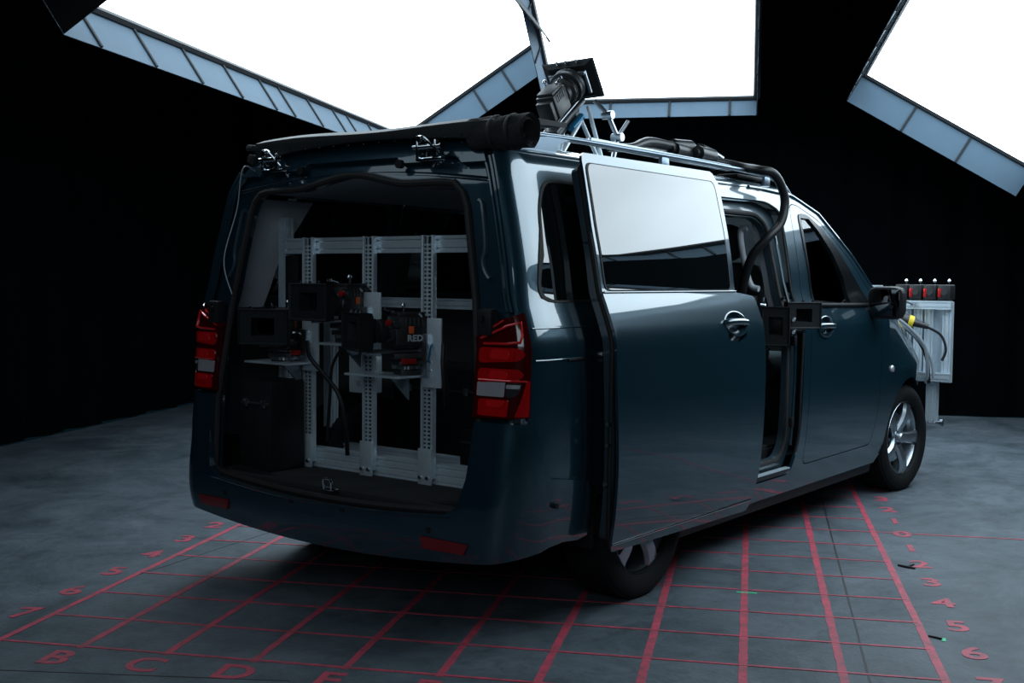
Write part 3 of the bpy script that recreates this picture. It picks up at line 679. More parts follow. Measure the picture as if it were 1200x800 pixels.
panel('door_jamb', [PAINT_IN], van, X2(jo), [X2(rounded([(.55, .41), (.55, 1.66), (1.36, 1.665), (1.46, 1.62), (1.46, 1.2), (1.47, .5), (1.42, .41)], .08))], off=-.055, th=.03, side=-1)
q = MB(); inner = rounded([(.53, .40), (.53, 1.675), (1.38, 1.68), (1.475, 1.63), (1.475, 1.2), (1.485, .5), (1.43, .40)], .08); q.tube([Spt(-Xs(a), b) + Snm(-Xs(a), b) * -.05 for a, b in inner + inner[:1]], .013, n=8); q.build('weather_seal', RUBBER, van)
q = MB(); q.tube([Spt(-Xs(a), b) + Snm(-Xs(a), b) * -.008 for a, b in [p for p in door_open if p[0] > .6 and p[1] > .4]], .007, n=8); q.build('weather_seal', RUBBER, van)
q = MB(); q.tube([Spt(-Xs(1.515), z_) + V(0, .03, 0) for z_ in np.linspace(.48, 1.60, 9)], .008, n=8); q.build('jamb_ridge', PAINT, van)
q = MB(); q.box(Spt(-Xs(1.50), 1.02) + V(0, .035, 0), (.035, .03, .05), ch=.005); q.box(Spt(-Xs(1.505), .60) + V(0, .03, 0), (.03, .02, .05), ch=.004); build_each(q, 'latch_striker', BPLAST, van)

def liner(name, m_, pts, sgn, off=-.095, th=.02, holes=()): return panel(name, m_, van, X2(pts), [X2(h) for h in holes], off=off, th=th, side=sgn, cutu=.12, cutz=.07)
liner('side_trim', DARKIN, [(-.62, .48), (-.62, 1.22), (.42, 1.22), (.42, .48)], -1)
liner('side_trim', DARKIN, [(-.62, .48), (-.62, 1.22), (2.0, 1.22), (2.0, .48)], 1)
liner('upper_trim', TRIM, [(-.70, 1.22), (-.66, 1.70), (-.30, 1.70), (-.44, 1.45), (-.50, 1.22)], 1, off=-.075)
liner('upper_trim', TRIM, [(-.70, 1.22), (-.66, 1.70), (-.50, 1.70), (-.58, 1.22)], -1, off=-.075)
for sgn in (-1, 1):
    liner('pillar_trim', TRIM, [(1.49, 1.15), (1.49, 1.70), (1.66, 1.70), (1.63, 1.15)], sgn, off=-.10, th=.03)
    liner('pillar_trim', DARKIN, [(.36, 1.22), (.36, 1.70), (.47, 1.70), (.47, 1.22)], sgn, off=-.06)
q = MB(); vs = []
for i in range(25):
    for j in range(21):
        x = -.74 + 2.9 * i / 24; t_ = -1 + j / 10; vs.append(V(x, .70 * t_, 1.70 + .045 * (1 - t_ * t_) - .012 * math.exp(-((x + .70) / .06) ** 2) - .03 * max(0, x - 1.6)))
q.add(vs, [(i * 21 + j, i * 21 + j + 1, (i + 1) * 21 + j + 1, (i + 1) * 21 + j) for i in range(24) for j in range(20)]); q.add([v + V(0, 0, .012) for v in vs], [(i * 21 + j, (i + 1) * 21 + j, (i + 1) * 21 + j + 1, i * 21 + j + 1) for i in range(24) for j in range(20)])
q.build('headliner', HEADL, van)
q = MB()
for y in (.12, -.02): q.lathe([(.0, 0), (.05, 0), (.058, -.006), (.06, -.012), (.052, -.016), (0, -.016)], c=(-.15, y - .1, 1.728), ax=(0, 0, 1), n=20)
q.build('dome_lamp', TRIM, van)
# grab handle trim at B pillar, seat belt
q = MB(); q.tube([Spt(-Xs(1.42), z_) + V(0, dy, 0) for z_, dy in ((1.60, .13), (1.585, .17), (1.50, .185), (1.38, .185), (1.30, .17), (1.285, .13))], .016, n=10, smooth=4); q.build('grab_handle', TRIM, van)
q = MB(); q.tube([(1.60, -.74, 1.55), (1.66, -.70, 1.42), (1.72, -.62, 1.15)], .018, n=8, flat=.15, smooth=3); q.box((1.60, -.745, 1.55), (.05, .03, .09), ch=.01); q.build('seat_belt', BPLAST, van)
# front seats
for y in (-.44, .44):
    q = MB(); q.box((1.98, y, .84), (.50, .50, .16), ch=.06); q.box((1.98, y, .62), (.40, .40, .30), ch=.03)
    st = q.build('front_seat', SEAT, van, angle=60)
    q = MB(); R = Matrix.Rotation(-.22, 3, 'Y')
    q.box(V(1.68, y, 1.14), (.15, .48, .58), R=R, ch=.07); q.box(V(1.67, y - .19, 1.10), (.17, .10, .46), R=R, ch=.045); q.box(V(1.67, y + .19, 1.10), (.17, .10, .46), R=R, ch=.045)
    q.build('seat_back', SEAT, st, angle=60)
    q = MB(); q.box(V(1.585, y, 1.53), (.11, .27, .20), R=R, ch=.05); q.build('headrest', SEAT, st, angle=60)
    q = MB()
    for dy in (-.06, .06): q.cyl((1.61, y + dy, 1.40), (1.59, y + dy, 1.46), .007, n=8)
    build_each(q, 'headrest_post', STEEL, st)
# dashboard + steering wheel + vent
q = MB(); q.prism([(0, 0), (.5, 0), (.52, .42), (.30, .46), (.12, .42), (.0, .20)], (2.35, -.80, .68), (1, 0, 0), (0, 0, 1), (0, 1, 0), 1.6); q.build('dashboard', DARKIN, van)
q = MB(); q.lathe([(.05, 0), (.055, .012), (.046, .016), (.042, .0)], c=(2.42, -.70, 1.145), ax=(-1, -.25, .15), n=24); q.lathe([(.0, .004), (.042, .002)], c=(2.42, -.70, 1.145), ax=(-1, -.25, .15), n=24); q.build('air_vent', CHROME, van)
q = MB(); ax = V(-.85, 0, .5).normalized(); x_, y_, z_ = frame_of(ax); c_ = V(2.18, .44, 1.10); q.tube([c_ + (x_ * math.cos(2 * PI * i / 32) + y_ * math.sin(2 * PI * i / 32)) * .185 for i in range(33)], .014, n=8)
q.cyl(c_ - ax * .03, c_ + ax * .005, .06, n=16)
for a in (.2, PI - .2, -PI / 2): q.tube([c_, c_ + (x_ * math.cos(a) + y_ * math.sin(a)) * .18], .013, n=6)
q.cyl(c_ - ax * .03, c_ - ax * .35, .03, n=10); q.build('steering_wheel', BPLAST, van)

# side mirrors
for sgn in (-1, 1):
    yb = sgn * (wside(1.16, 2.55) - .055)
    q = MB(); q.tube([(2.52, yb - sgn * .02, 1.19), (2.53, yb + sgn * .05, 1.165), (2.54, yb + sgn * .09, 1.17)], [.035, .028, .03], n=10, smooth=3)
    mr_ = q.build('side_mirror', BPLAST, van)
    q = MB(); K = 14; prof = [(-.035, .085), (-.03, .11), (-.005, .12), (.03, .11), (.065, .075), (.085, .03)]
    vs = []
    for dx, rr in prof:
        for i in range(24):
            a = 2 * PI * i / 24; ca_, sa_ = math.cos(a), math.sin(a); f = (abs(ca_) ** 5 + abs(sa_) ** 5) ** (-.2)
            vs.append(V(2.54 + dx, yb + sgn * .155 + ca_ * f * rr * .92, 1.205 + sa_ * f * rr * .80))
    q.add(vs, [(k * 24 + i, k * 24 + (i + 1) % 24, (k + 1) * 24 + (i + 1) % 24, (k + 1) * 24 + i) for k in range(5) for i in range(24)] + [tuple(range(5 * 24, 6 * 24)), tuple(reversed(range(24)))]); q.build('mirror_housing', BPLAST, mr_, angle=50)
    q = MB(); q.box((2.503, yb + sgn * .155, 1.205), (.004, .165, .155), ch=.0015); q.build('mirror_glass', mat('mirror_silver', (.12, .13, .14), metal=1, rough=.02), mr_)
    q = MB(); p = Spt(sgn * Xs(2.87), .80); q.lathe([(.0, .012), (.018, .010), (.022, .0)], c=p, ax=(0, sgn, 0), n=16); q.build('side_repeater', LWHITE, van)

# roof rails
for sgn in (-1, 1):
    xs = [-.56, -.53, -.47, -.36, -.1, .3, .8, 1.3, 1.6, 1.80, 1.90, 1.95]
    dz = [-.045, -.010, .018, .026, .030, .030, .030, .026, .020, .004, -.022, -.05]
    def rb(x): return V(x, sgn * (.700 if x < 1.3 else .700 + .0 * x), 0)
    def rz(x): return roofpt(x, math.asin(min(1, .70 / Spt(Xs(x), zedge(x)).y)) * 2 / PI).z
    q = MB(); q.tube([V(x, sgn * .70, rz(x) + .028 + d) for x, d in zip(xs, dz)], .014, n=12, smooth=4, flat=.9); q.build('roof_rail', RAILM, van)
    q = MB()
    for x in (.55, 1.62): q.box((x, sgn * .70, rz(x) + .018), (.07, .024, .07), ch=.01)
    q.prism([(-.60, -.05), (-.57, -.01), (-.48, .040), (-.36, .052), (-.22, .050), (-.30, .030), (-.33, -.03)], (0, sgn * .70 - .013, rz(-.4)), (1, 0, 0), (0, 0, 1), (0, 1, 0), .026)
    build_each(q, 'rail_foot', RAILM, van)

# wheels
def wheel():
    r = empty('wheel', (0, 0, 0))
    tag(r)
    q = MB(); prof = [(.227, -.085), (.24, -.10), (.27, -.112), (.305, -.110), (.325, -.098), (.3345, -.075), (.3345, .075), (.325, .098), (.305, .110), (.27, .112), (.24, .10), (.227, .085), (.22, 0), (.227, -.085)]
    q.lathe(prof, ax=(0, -1, 0), n=72)
    # tread blocks
    for i in range(72):
        a = 2 * PI * i / 72; d = V(math.cos(a), 0, math.sin(a)); tt = V(-math.sin(a), 0, math.cos(a))
        for yy in (-.075, -.045, -.015, .015, .045, .075): q.box(d * .334 + V(0, yy, 0), (.008, .024, .022), R=Matrix((d, V(0, 1, 0), tt)).transposed())
    q.build('tyre', TYRE, r, world=False)
    q = MB(); q.lathe([(.232, .098), (.236, .092), (.227, .075), (.212, .04), (.205, -.05), (.215, -.09), (.232, -.095)], ax=(0, -1, 0), n=64)
    rim = q.build('rim', ALLOY, r, world=False)
    for i in range(5):
        a0 = 2 * PI * i / 5 + PI / 2 + .1; q = MB(); K = 8
        rows = []
        for k in range(K + 1):
            rr = .035 + (.226 - .035) * k / K; hw = .033 + .012 * (k / K) ** 2 + (.012 if k == K else 0); yy = -.055 - .028 * math.sin(PI * .5 * k / K) - (.012 * math.sin(PI * k / K))
            rows.append((rr, hw, yy))
        vs = []
        for rr, hw, yy in rows:
            d = V(math.cos(a0), 0, math.sin(a0)); tt = V(-math.sin(a0), 0, math.cos(a0))
            for m_, dy in ((-1, .018), (-.72, .0), (0, -.004), (.72, .0), (1, .018), (.7, .035), (-.7, .035)): vs.append(d * rr + tt * hw * m_ + V(0, yy + dy, 0))
        q.add(vs, [(k * 7 + i2, k * 7 + (i2 + 1) % 7, (k + 1) * 7 + (i2 + 1) % 7, (k + 1) * 7 + i2) for k in range(K) for i2 in range(7)])
        q.build('spoke', ALLOY, rim, world=False, angle=30)
    q = MB(); q.lathe([(0, .092), (.026, .090), (.032, .082), (.034, .05)], ax=(0, -1, 0), n=24); cap = q.build('centre_cap', ALLOY, rim, world=False)
    q = MB()
    for i in range(5): a = 2 * PI * i / 5 + .4; q.cyl((.055 * math.cos(a), -.05, .055 * math.sin(a)), (.055 * math.cos(a), -.068, .055 * math.sin(a)), .010, n=8)
    build_each(q, 'wheel_bolt', STEEL, rim)
    q = MB(); q.lathe([(.05, -.0), (.16, -.0), (.165, .01), (.16, .02), (.05, .02)], ax=(0, -1, 0), n=40); q.build('brake_disc', STEEL, r, world=False)
    return r
w0 = wheel(); w0.name = 'wheel'; w0.parent = van; w0.location = (.05, -.825, .335)
for (x, y, rz_) in ((3.25, -.825, 0), (.05, .815, PI), (3.25, .815, PI)):
    c_ = copy_tree(w0, van); c_.location = (x, y, .335); c_.rotation_euler = (0, .5 if x > 1 else 0, rz_ - (.10 if x > 1 else 0))
w0.rotation_euler = (0, .25, 0)

# ---------------------------------------------------------------- equipment rig in the tailgate
def extrusion(q, p0, p1, a=.06, b=None, up=(0, 0, 1), slots=2):
    """T-slot aluminium bar: body with real grooves"""
    b = b or a; p0 = Vector(p0); p1 = Vector(p1); x, y, z = frame_of(p1 - p0, up)
    pr = []
    def side_(w_, k):
        return [(-w_ / 2 + w_ * (i + .5) / k) for i in range(k)]
    k = slots; g = .008; dp = .008
    def edge(L, n_): 
        o = []
        for c_ in side_(L, n_): o += [(c_ - g / 2, 0), (c_ - g / 2, dp), (c_ + g / 2, dp), (c_ + g / 2, 0)]
        return o
    ka = max(1, round(a / .03)); kb = max(1, round(b / .03))
    pr += [(-a / 2, -b / 2)] + [(t_, -b / 2 + d) for t_, d in edge(a, ka)]
    pr += [(a / 2, -b / 2)] + [(a / 2 - d, t_) for t_, d in edge(b, kb)]
    pr += [(a / 2, b / 2)] + [(-t_, b / 2 - d) for t_, d in edge(a, ka)]
    pr += [(-a / 2, b / 2)] + [(-a / 2 + d, -t_) for t_, d in edge(b, kb)]
    return q.prism(pr, p0, x, y, z, (p1 - p0).length)
RX = -.46
rig = empty('equipment_rig', (RX, .2, .47), label='silver aluminium frame with three slotted uprights standing in the open tailgate', cat='rig'); bpy.context.view_layer.update()
for z_, b_ in ((1.468, .07), (1.215, .045)):
    q = MB(); extrusion(q, (RX + (.0 if z_ > 1.3 else .25), -.70, z_), (RX + (.0 if z_ > 1.3 else .25), .70 if z_ > 1.3 else .66, z_), .06, b_, up=(0, 0, 1)); q.build('crossbeam', ALU, rig, angle=20)
q = MB(); extrusion(q, (RX, -.66, .51), (RX, .70, .51), .06, .09); q.build('crossbeam', ALU, rig, angle=20)
q = MB(); extrusion(q, (RX + .3, -.66, .50), (RX + .3, .70, .50), .05, .06); q.build('crossbeam', ALU, rig, angle=20)
for x_, y_ in ((RX, .715), (RX + .25, .68), (RX + .25, -.70), (RX, -.70)):
    q = MB(); extrusion(q, (x_, y_, .47), (x_, y_, (1.60 if x_ == RX else 1.24)), .05, .05, up=(1, 0, 0)); q.build('upright', ALU, rig, angle=20)
for y_ in (.515, .135, -.205):
    q = MB()
    for dy in (-.024, .024): q.box((RX - .042, y_ + dy * 1.15, (.50 + 1.50) / 2), (.026, .011, 1.01), ch=.002)
    up_ = q.build('slotted_upright', ALU, rig)
    q = MB(); q.box((RX - .038, y_, 1.0), (.010, .044, 1.0)); q.build('slot_back', ALU_D, up_)
    q = MB()
    for i in range(56):
        z_ = .53 + i * .017
        q.box((RX - .047, y_, z_), (.008, .034, .008), ch=.0)
    q.box((RX - .050, y_, 1.0), (.006, .007, 1.0))
    q.build('rack_teeth', ALU, up_)
    q = MB(); q.box((RX - .061, y_, .545), (.010, .072, .15), ch=.002); ft = q.build('foot_plate', ALU, rig)
    q = MB()
    for dy in (-.02, .02): q.cyl((RX - .065, y_ + dy, .50), (RX - .075, y_ + dy, .50), .008, n=10)
    build_each(q, 'bolt', STEEL, ft)
def mount_plate(y_, z0, z1, shelf_z, sx0, sx1, w_=.085):
    q = MB(); q.box((RX - .088, y_ - .06, (z0 + z1) / 2), (.010, w_ + .02, z1 - z0), ch=.003); q.box((RX - .068, y_, (z0 + z1) / 2), (.032, .05, .08)); mp = q.build('mount_plate', ALU, rig)
    q = MB()
    for i in range(4):
        for j in range(3): q.cyl((RX - .092, y_ - .018 - .02 * j, z0 + .07 + i * .035), (RX - .0955, y_ - .018 - .02 * j, z0 + .07 + i * .035), .0045, n=8)
    build_each(q, 'bolt', CHROME, mp)
    q = MB(); q.box((RX - .100, y_ - .025, (z0 + z1) / 2 - .01), (.025, .055, (z1 - z0) * .62), ch=.003); q.build('slide_block', STEEL, mp)
    q = MB(); q.box((RX - .13, y_ + .03, z1 - .07), (.05, .05, .006)); q.cyl((RX - .10, y_ + .02, z1 + .01), (RX - .14, y_ + .02, z1 + .01), .010, n=10); q.cyl((RX - .11, y_ - .02, z1 + .005), (RX - .13, y_ - .02, z1 + .02), .008, n=8)
    build_each(q, 'clamp_knob', CHROME, mp)
    q = MB(); q.box((RX - .15, (sx0 + sx1) / 2, shelf_z), (.16, sx1 - sx0, .010), ch=.003); q.build('shelf', ALU, rig)
    q = MB(); q.prism([(0, 0), (.11, 0), (0, -.10)], (RX - .088, (sx0 * .75 + sx1 * .25), shelf_z - .004), (-1, 0, 0), (0, 0, 1), (0, 1, 0), .008); q.build('gusset', STEEL, rig)
mount_plate(.135, .995, 1.265, 1.045, .10, .26)
mount_plate(-.205, .88, 1.165, .925, -.22, .10)
mount_plate(.515, .91, 1.15, .945, .44, .74)
q = MB(); q.box((RX - .03, .64, 1.29), (.012, .085, .27), ch=.004); q.cyl((RX - .036, .60, 1.40), (RX - .042, .60, 1.40), .006, n=8); q.build('side_plate', FLAG, rig)

def T(loc, d, up=(0, 0, 1), roll=0):
    x = Vector(d).normalized(); y = Vector(up).cross(x).normalized(); z = x.cross(y); M_ = Matrix((x, y, z)).transposed().to_4x4()
    M_ = M_ @ Matrix.Rotation(roll, 4, 'X'); M_.translation = Vector(loc); return M_
def cinema_camera(name='cinema_camera', mw=.225, mh=.155, red=True, mount=True, x0=.178, x1=.245, lr=1.0):
    r = empty(name, (0, 0, 0))
    q = MB(); q.box((0, 0, .10), (.145, .105, .125), ch=.010); q.box((.0, 0, .168), (.12, .09, .018), ch=.005); q.box((-.085, 0, .095), (.04, .085, .10), ch=.006)
    b = q.build('camera_body', CAMB, r, world=False)
    q = MB()
    for sy in (-.054, .054):
        q = MB()
        for i in range(5): q.box((-.045 + i * .018, sy, .135), (.007, .004, .035), ch=.001)
        q.build('cooling_fins', CAMG, b, world=False)
    q = MB(); q.box((.005, .054, .105), (.022, .006, .030), ch=.002); q.build('orange_tag', ORANGE, b, world=False)
    if red: text_mesh('RED', .036, (-1, 0, 0), (0, 0, 1), (-.012, .0528, .070), .002, BADGE, 'badge', b, spacing=1.05, bold=.0012)
    q = MB(); q.cyl((.072, 0, .10), (.085, 0, .10), .044, n=28); q.build('lens_mount', STEEL, b, world=False)
    q = MB(); k_ = (x0 + .012 - .083) / .128; q.lathe([(a * lr, b * k_) for a, b in [(0, .0), (.034, 0), (.036, .02), (.046, .03), (.046, .055), (.043, .058), (.043, .065), (.047, .068), (.047, .088), (.043, .092), (.050, .098), (.050, .125), (.046, .128), (.0, .128)]], c=(.083, 0, .10), ax=(1, 0, 0), n=40)
    for i in range(40):
        a = 2 * PI * i / 40
        for xx, r_ in ((.083 + .043 * k_, .047 * lr), (.083 + .078 * k_, .048 * lr)): q.box((xx, r_ * math.cos(a), .10 + r_ * math.sin(a)), (.016, .003, .003), R=Matrix.Rotation(0, 3, 'X'))
    l = q.build('lens', CAMB, r, world=False)
    q = MB(); q.cyl((.083 + .071 * k_, 0, .10), (.083 + .073 * k_, 0, .10), .0478 * lr, n=32); q.build('focus_ring', CHROME, l, world=False)
    # matte box: hooded frame with rectangular aperture
    q = MB(); hw, hh = mw / 2, mh / 2; cz = .10; aw, ah = mw * .235, mh * .25
    def ring(xa, ha, va, xb, hb, vb):
        vs = [(xa, s_ * ha, cz + t_ * va) for s_, t_ in ((-1, -1), (1, -1), (1, 1), (-1, 1))] + [(xb, s_ * hb, cz + t_ * vb) for s_, t_ in ((-1, -1), (1, -1), (1, 1), (-1, 1))]
        q.add(vs, [(i, (i + 1) % 4, 4 + (i + 1) % 4, 4 + i) for i in range(4)])
    ring(x0, hw * .72, hh * .78, x0 + .015, hw * .95, hh * .97); ring(x0 + .015, hw * .95, hh * .97, x1, hw, hh); ring(x1, hw, hh, x1 + .002, hw - .004, hh - .004)
    ring(x1 + .002, hw - .004, hh - .004, x1 - .004, hw - .010, hh - .010); ring(x1 - .004, hw - .010, hh - .010, x1 - .006, aw, ah); ring(x1 - .006, aw, ah, x0 + .01, aw * .85, ah * .85); ring(x0 + .01, aw * .85, ah * .85, x0, hw * .72, hh * .78)
    mb_ = q.build('matte_box', FLAG, r, world=False, angle=25)
    q = MB(); q.add([(x0 + .012, -aw, cz - ah), (x0 + .012, aw, cz - ah), (x0 + .012, aw, cz + ah), (x0 + .012, -aw, cz + ah)], [(0, 1, 2, 3)]); q.box((x0 + .006, 0, cz), (.006, aw * 1.9, ah * 1.9)); q.build('filter_glass', LENSG, mb_, world=False)
    q = MB()
    for y_ in (-.06, .0, .05): q.cyl((x1 - .02, y_, cz + hh - .006), (x1 - .02, y_, cz + hh + .010), .006, n=10)
    q.build('matte_box_screw', CHROME, mb_, world=False)
    # cage, knobs, rods
    q = MB(); q.cyl((.03, .03, .178), (.03, .03, .200), .004, n=8); q.lathe([(0, .0), (.009, 0), (.011, .006), (.007, .014), (0, .016)], c=(.03, .03, .198), ax=(0, 0, 1), n=12)
    q.cyl((.05, -.02, .178), (.09, -.03, .19), .006, n=8); q.lathe([(0, 0), (.010, 0), (.010, .012), (0, .012)], c=(.09, -.03, .185), ax=(0, 0, 1), n=10); q.build('rigging_knob', CHROME, r, world=False)
    q = MB()
    for y_ in (-.03, .03): q.cyl((-.08, y_, .018), (x0 + .01, y_, .018), .0075, n=12)
    q.build('support_rods', STEEL, r, world=False)
    q = MB(); q.box((.085, .05, .135), (.045, .02, .045), ch=.004); q.cyl((.08, .062, .13), (.08, .085, .13), .014, n=14); q.build('focus_motor', CAMG, r, world=False)
    q = MB(); q.cyl((.10, .065, .135), (.118, .065, .135), .012, n=12); q.build('red_collar', REDA if mount else CAMG, r, world=False)
    if mount:
        q = MB(); q.box((0, 0, -.002), (.15, .09, .022), ch=.004); q.box((0, 0, -.033), (.11, .11, .02), ch=.003); bs = q.build('base_plate', CAMG, r, world=False)
        q = MB(); q.lathe([(0, -.055), (.062, -.055), (.062, -.042), (0, -.042)], c=(0, 0, 0), ax=(0, 0, 1), n=36)
        for i in range(28): a = 2 * PI * i / 28; q.box((.062 * math.cos(a), .062 * math.sin(a), -.047), (.005, .005, .016))
        q.build('pan_gear', STEEL, bs, world=False)
        q = MB(); q.box((.02, .065, -.022), (.06, .025, .022), ch=.004); q.cyl((.04, .05, -.02), (.04, .09, -.02), .012, n=12); q.build('red_clamp', REDA, bs, world=False)
        q = MB(); q.box((0, 0, -.068), (.09, .09, .028), ch=.003); q.build('riser_block', CAMG, bs, world=False)
    return r
proto = cinema_camera()
def place_cam(o, Mx, d, label, group='cinema cameras in the tailgate', front=.245, cz=.10, roll=0):
    d = Vector(d).normalized(); M_ = T((0, 0, 0), d, roll=roll); M_.translation = Vector(Mx) - (M_.to_3x3() @ V(front, 0, cz)); o.matrix_world = M_
    tag(o, label, 'camera', group); return o
c2 = cinema_camera(red=False); c3 = copy_tree(c2)
place_cam(proto, (-.81, -.062, 1.112), (-.90, .43, 0), 'black cinema camera seen side-on with white lettering, the rightmost one in the tailgate')
place_cam(c2, (-.83, .172, 1.225), (-1, 0, 0), 'black cinema camera with square hood, the highest one in the tailgate')
place_cam(c3, (-.81, .474, 1.112), (-.9, -.44, 0), 'black cinema camera with wide flat hood at the left edge of the tailgate')
def cable(name, pts, r, label, m_=CABLE, cat='cable', group=None, n=8): 
    q = MB(); q.tube(pts, r, n=n, smooth=8); return tag(q.build(name, m_), label, cat, group)
cable('power_cable', [(-.50, -.255, 1.05), (-.54, -.32, 1.06), (-.57, -.345, .98), (-.56, -.35, .88), (-.52, -.32, .80)], .011, 'black cable curving down beside the rightmost tailgate camera')
cable('power_cable', [(-.58, .44, 1.04), (-.64, .36, .98), (-.64, .26, .90), (-.62, .20, .82), (-.60, .18, .68), (-.57, .20, .56)], .010, 'black cable hanging between the left and middle uprights in the tailgate')
cable('video_cable', [(-.50, -.25, 1.05), (-.56, -.275, 1.055), (-.60, -.29, .99)], .005, 'short blue cable end at the back of the rightmost tailgate camera', BLUEA)
cable('video_cable', [(-.66, .635, 1.755), (-.80, .60, 1.80), (-.79, .66, 1.62), (-.83, .70, 1.40), (-.82, .66, 1.25)], .003, 'thin grey wire drooping down the left edge of the tailgate opening', CABLEW)
cable('power_cable', [(-.54, .22, 1.06), (-.56, .30, .95), (-.55, .33, .80), (-.54, .36, .60)], .007, 'thin black cable falling from the highest tailgate camera')
# power supplies and a pale box behind the cameras
q = MB(); q.box((-.40, .26, .90), (.08, .13, .17), ch=.006); o = q.build('power_supply', ALU, None)
tag(o, 'grey metal box strapped behind the middle upright, beneath the highest tailgate camera', 'box')
q = MB()
for i in range(4): q.cyl((-.405, .30 - .02 * i, .985), (-.42, .305 - .02 * i, 1.01), .004, n=6)
build_each(q, 'plug', CAMG, o)
q = MB(); q.box((-.443, .26, .86), (.006, .02, .02)); q.build('indicator', LWHITE, o)
# black boxes on the load floor
def flight_box(loc, d, label):
    r = empty('equipment_case', loc, label=label, cat='case'); bpy.context.view_layer.update(); c = Vector(loc) + V(0, 0, d[2] / 2)
    q = MB(); q.box(c, d, ch=.012); q.build('case_body', FLAG, r); q = MB(); q.box(c + V(-d[0] / 2 - .004, 0, d[2] * .25), (.01, d[1] * .96, .012), ch=.003); q.build('lid_seam', CAMG, r)
    q = MB()
    for dy in (-.3, .3): q.box(c + V(-d[0] / 2 - .006, d[1] * dy, d[2] * .25), (.014, .03, .035), ch=.003)
    build_each(q, 'latch', STEEL, r)
flight_box((-.06, -.42, .47), (.40, .50, .20), 'low black equipment case on the load floor behind the rightmost upright')
flight_box((-.64, .60, .47), (.20, .20, .40), 'tall black equipment case on the load floor beneath the leftmost tailgate camera')
flight_box((.35, .30, .47), (.42, .60, .42), 'large black equipment case deep inside the van on the load floor')
q = MB(); q.box((-.12, -.58, .69), (.12, .16, .03), ch=.01); q.tube([(-.14, -.2, .68), (-.2, -.3, .70), (-.16, -.42, .69), (-.22, -.52, .70), (-.1, -.62, .69)], .012, smooth=6)
tag(q.build('cable_coil', CABLE), 'loose coil of black cable lying on the low equipment case', 'cable')

# ---------------------------------------------------------------- black fabric roll over the rear of the roof
roll = empty('blackout_roll', (-.62, -.05, 1.86), label='long black blackout panel with rolled cloth lying across the rear edge of the roof', cat='cover'); bpy.context.view_layer.update()
q = MB(); vs = []; K = 40
for i in range(K + 1):
    y = .60 - 1.42 * i / K; t_ = i / K; sag = .006 * math.sin(9 * t_)
    zt = 1.905 + .0 * t_ + sag; zb = 1.835 + (.035 * math.sin(PI * t_)); xo = -.735 - .035 * math.sin(PI * t_)
    for xx, zz in ((-.40, zt + .02), (xo + .05, zt + .018), (xo, zt), (xo - .004, zt - .02), (xo - .002, zb), (xo + .012, zb - .002), (xo + .03, zt - .012), (-.40, zt + .005)): vs.append(V(xx, y, zz))
q.add(vs, [(i * 8 + k, (i + 1) * 8 + k, (i + 1) * 8 + (k + 1) % 8, i * 8 + (k + 1) % 8) for i in range(K) for k in range(8)] + [tuple(range(8)), tuple(reversed(range(K * 8, K * 8 + 8)))]); q.build('panel', FLAG, roll)
q = MB(); vs = []; K = 30; n = 28
for i in range(K + 1):
    y = -.60 - .27 * i / K
    for k in range(n):
        a = 2 * PI * k / n; rr = .062 + .003 * math.sin(3 * a + i * .35) + .002 * math.sin(7 * a - i * .3) - .010 * (i == 0); vs.append(V(-.70 + rr * math.cos(a), y - .004 * math.sin(a * 2), 1.865 + rr * math.sin(a)))
for i in (1, 2, 3, 4, 5):
    for k in range(n):
        a = 2 * PI * k / n; rr = .062 - i * .010; vs.append(V(-.70 + rr * math.cos(a), -.865 + (.012 * (i % 2)) + .03 * (i > 2), 1.865 + rr * math.sin(a)))
L_ = K + 5
q.add(vs, [(i * n + k, i * n + (k + 1) % n, (i + 1) * n + (k + 1) % n, (i + 1) * n + k) for i in range(L_) for k in range(n)] + [tuple(range(n)), tuple(reversed(range(L_ * n, L_ * n + n)))]); q.build('rolled_cloth', FABRIC, roll)
q = MB()
for yy in (-.72, -.80): q.lathe([(.066, -.008), (.0685, 0), (.066, .008)], c=(-.70, yy, 1.865), ax=(0, 1, 0), n=28)
q.build('cloth_tie', RUBBER, roll)
q = MB(); q.box((-.66, .60, 1.885), (.16, .13, .03), R=Matrix.Rotation(.1, 3, 'X'), ch=.01); q.box((-.70, .65, 1.84), (.05, .05, .04), R=Matrix.Rotation(.5, 3, 'X'), ch=.01); q.build('folded_end', FABRIC, roll)
q = MB()
for i in range(14): q.cyl((-.772 , .5 - .085 * i, 1.86), (-.776, .5 - .085 * i, 1.86), .004, n=6)
q.build('snap_studs', CHROME, roll)

# ---------------------------------------------------------------- camera on the roof
rc = cinema_camera('roof_cinema_camera', .30, .215, red=False, mount=False, x0=.225, x1=.25, lr=1.55)
d = V(.83, .10, .57).normalized(); MB_ = T((0, 0, 0), d, roll=-.05)
ctr = V(.66, .0, 2.205); MB_.translation = ctr - (MB_.to_3x3() @ V(0, 0, .10)); rc.matrix_world = MB_
tag(rc, 'cinema camera with large square hood tilted upward on the van roof', 'camera'); rc.name = 'cinema_camera'
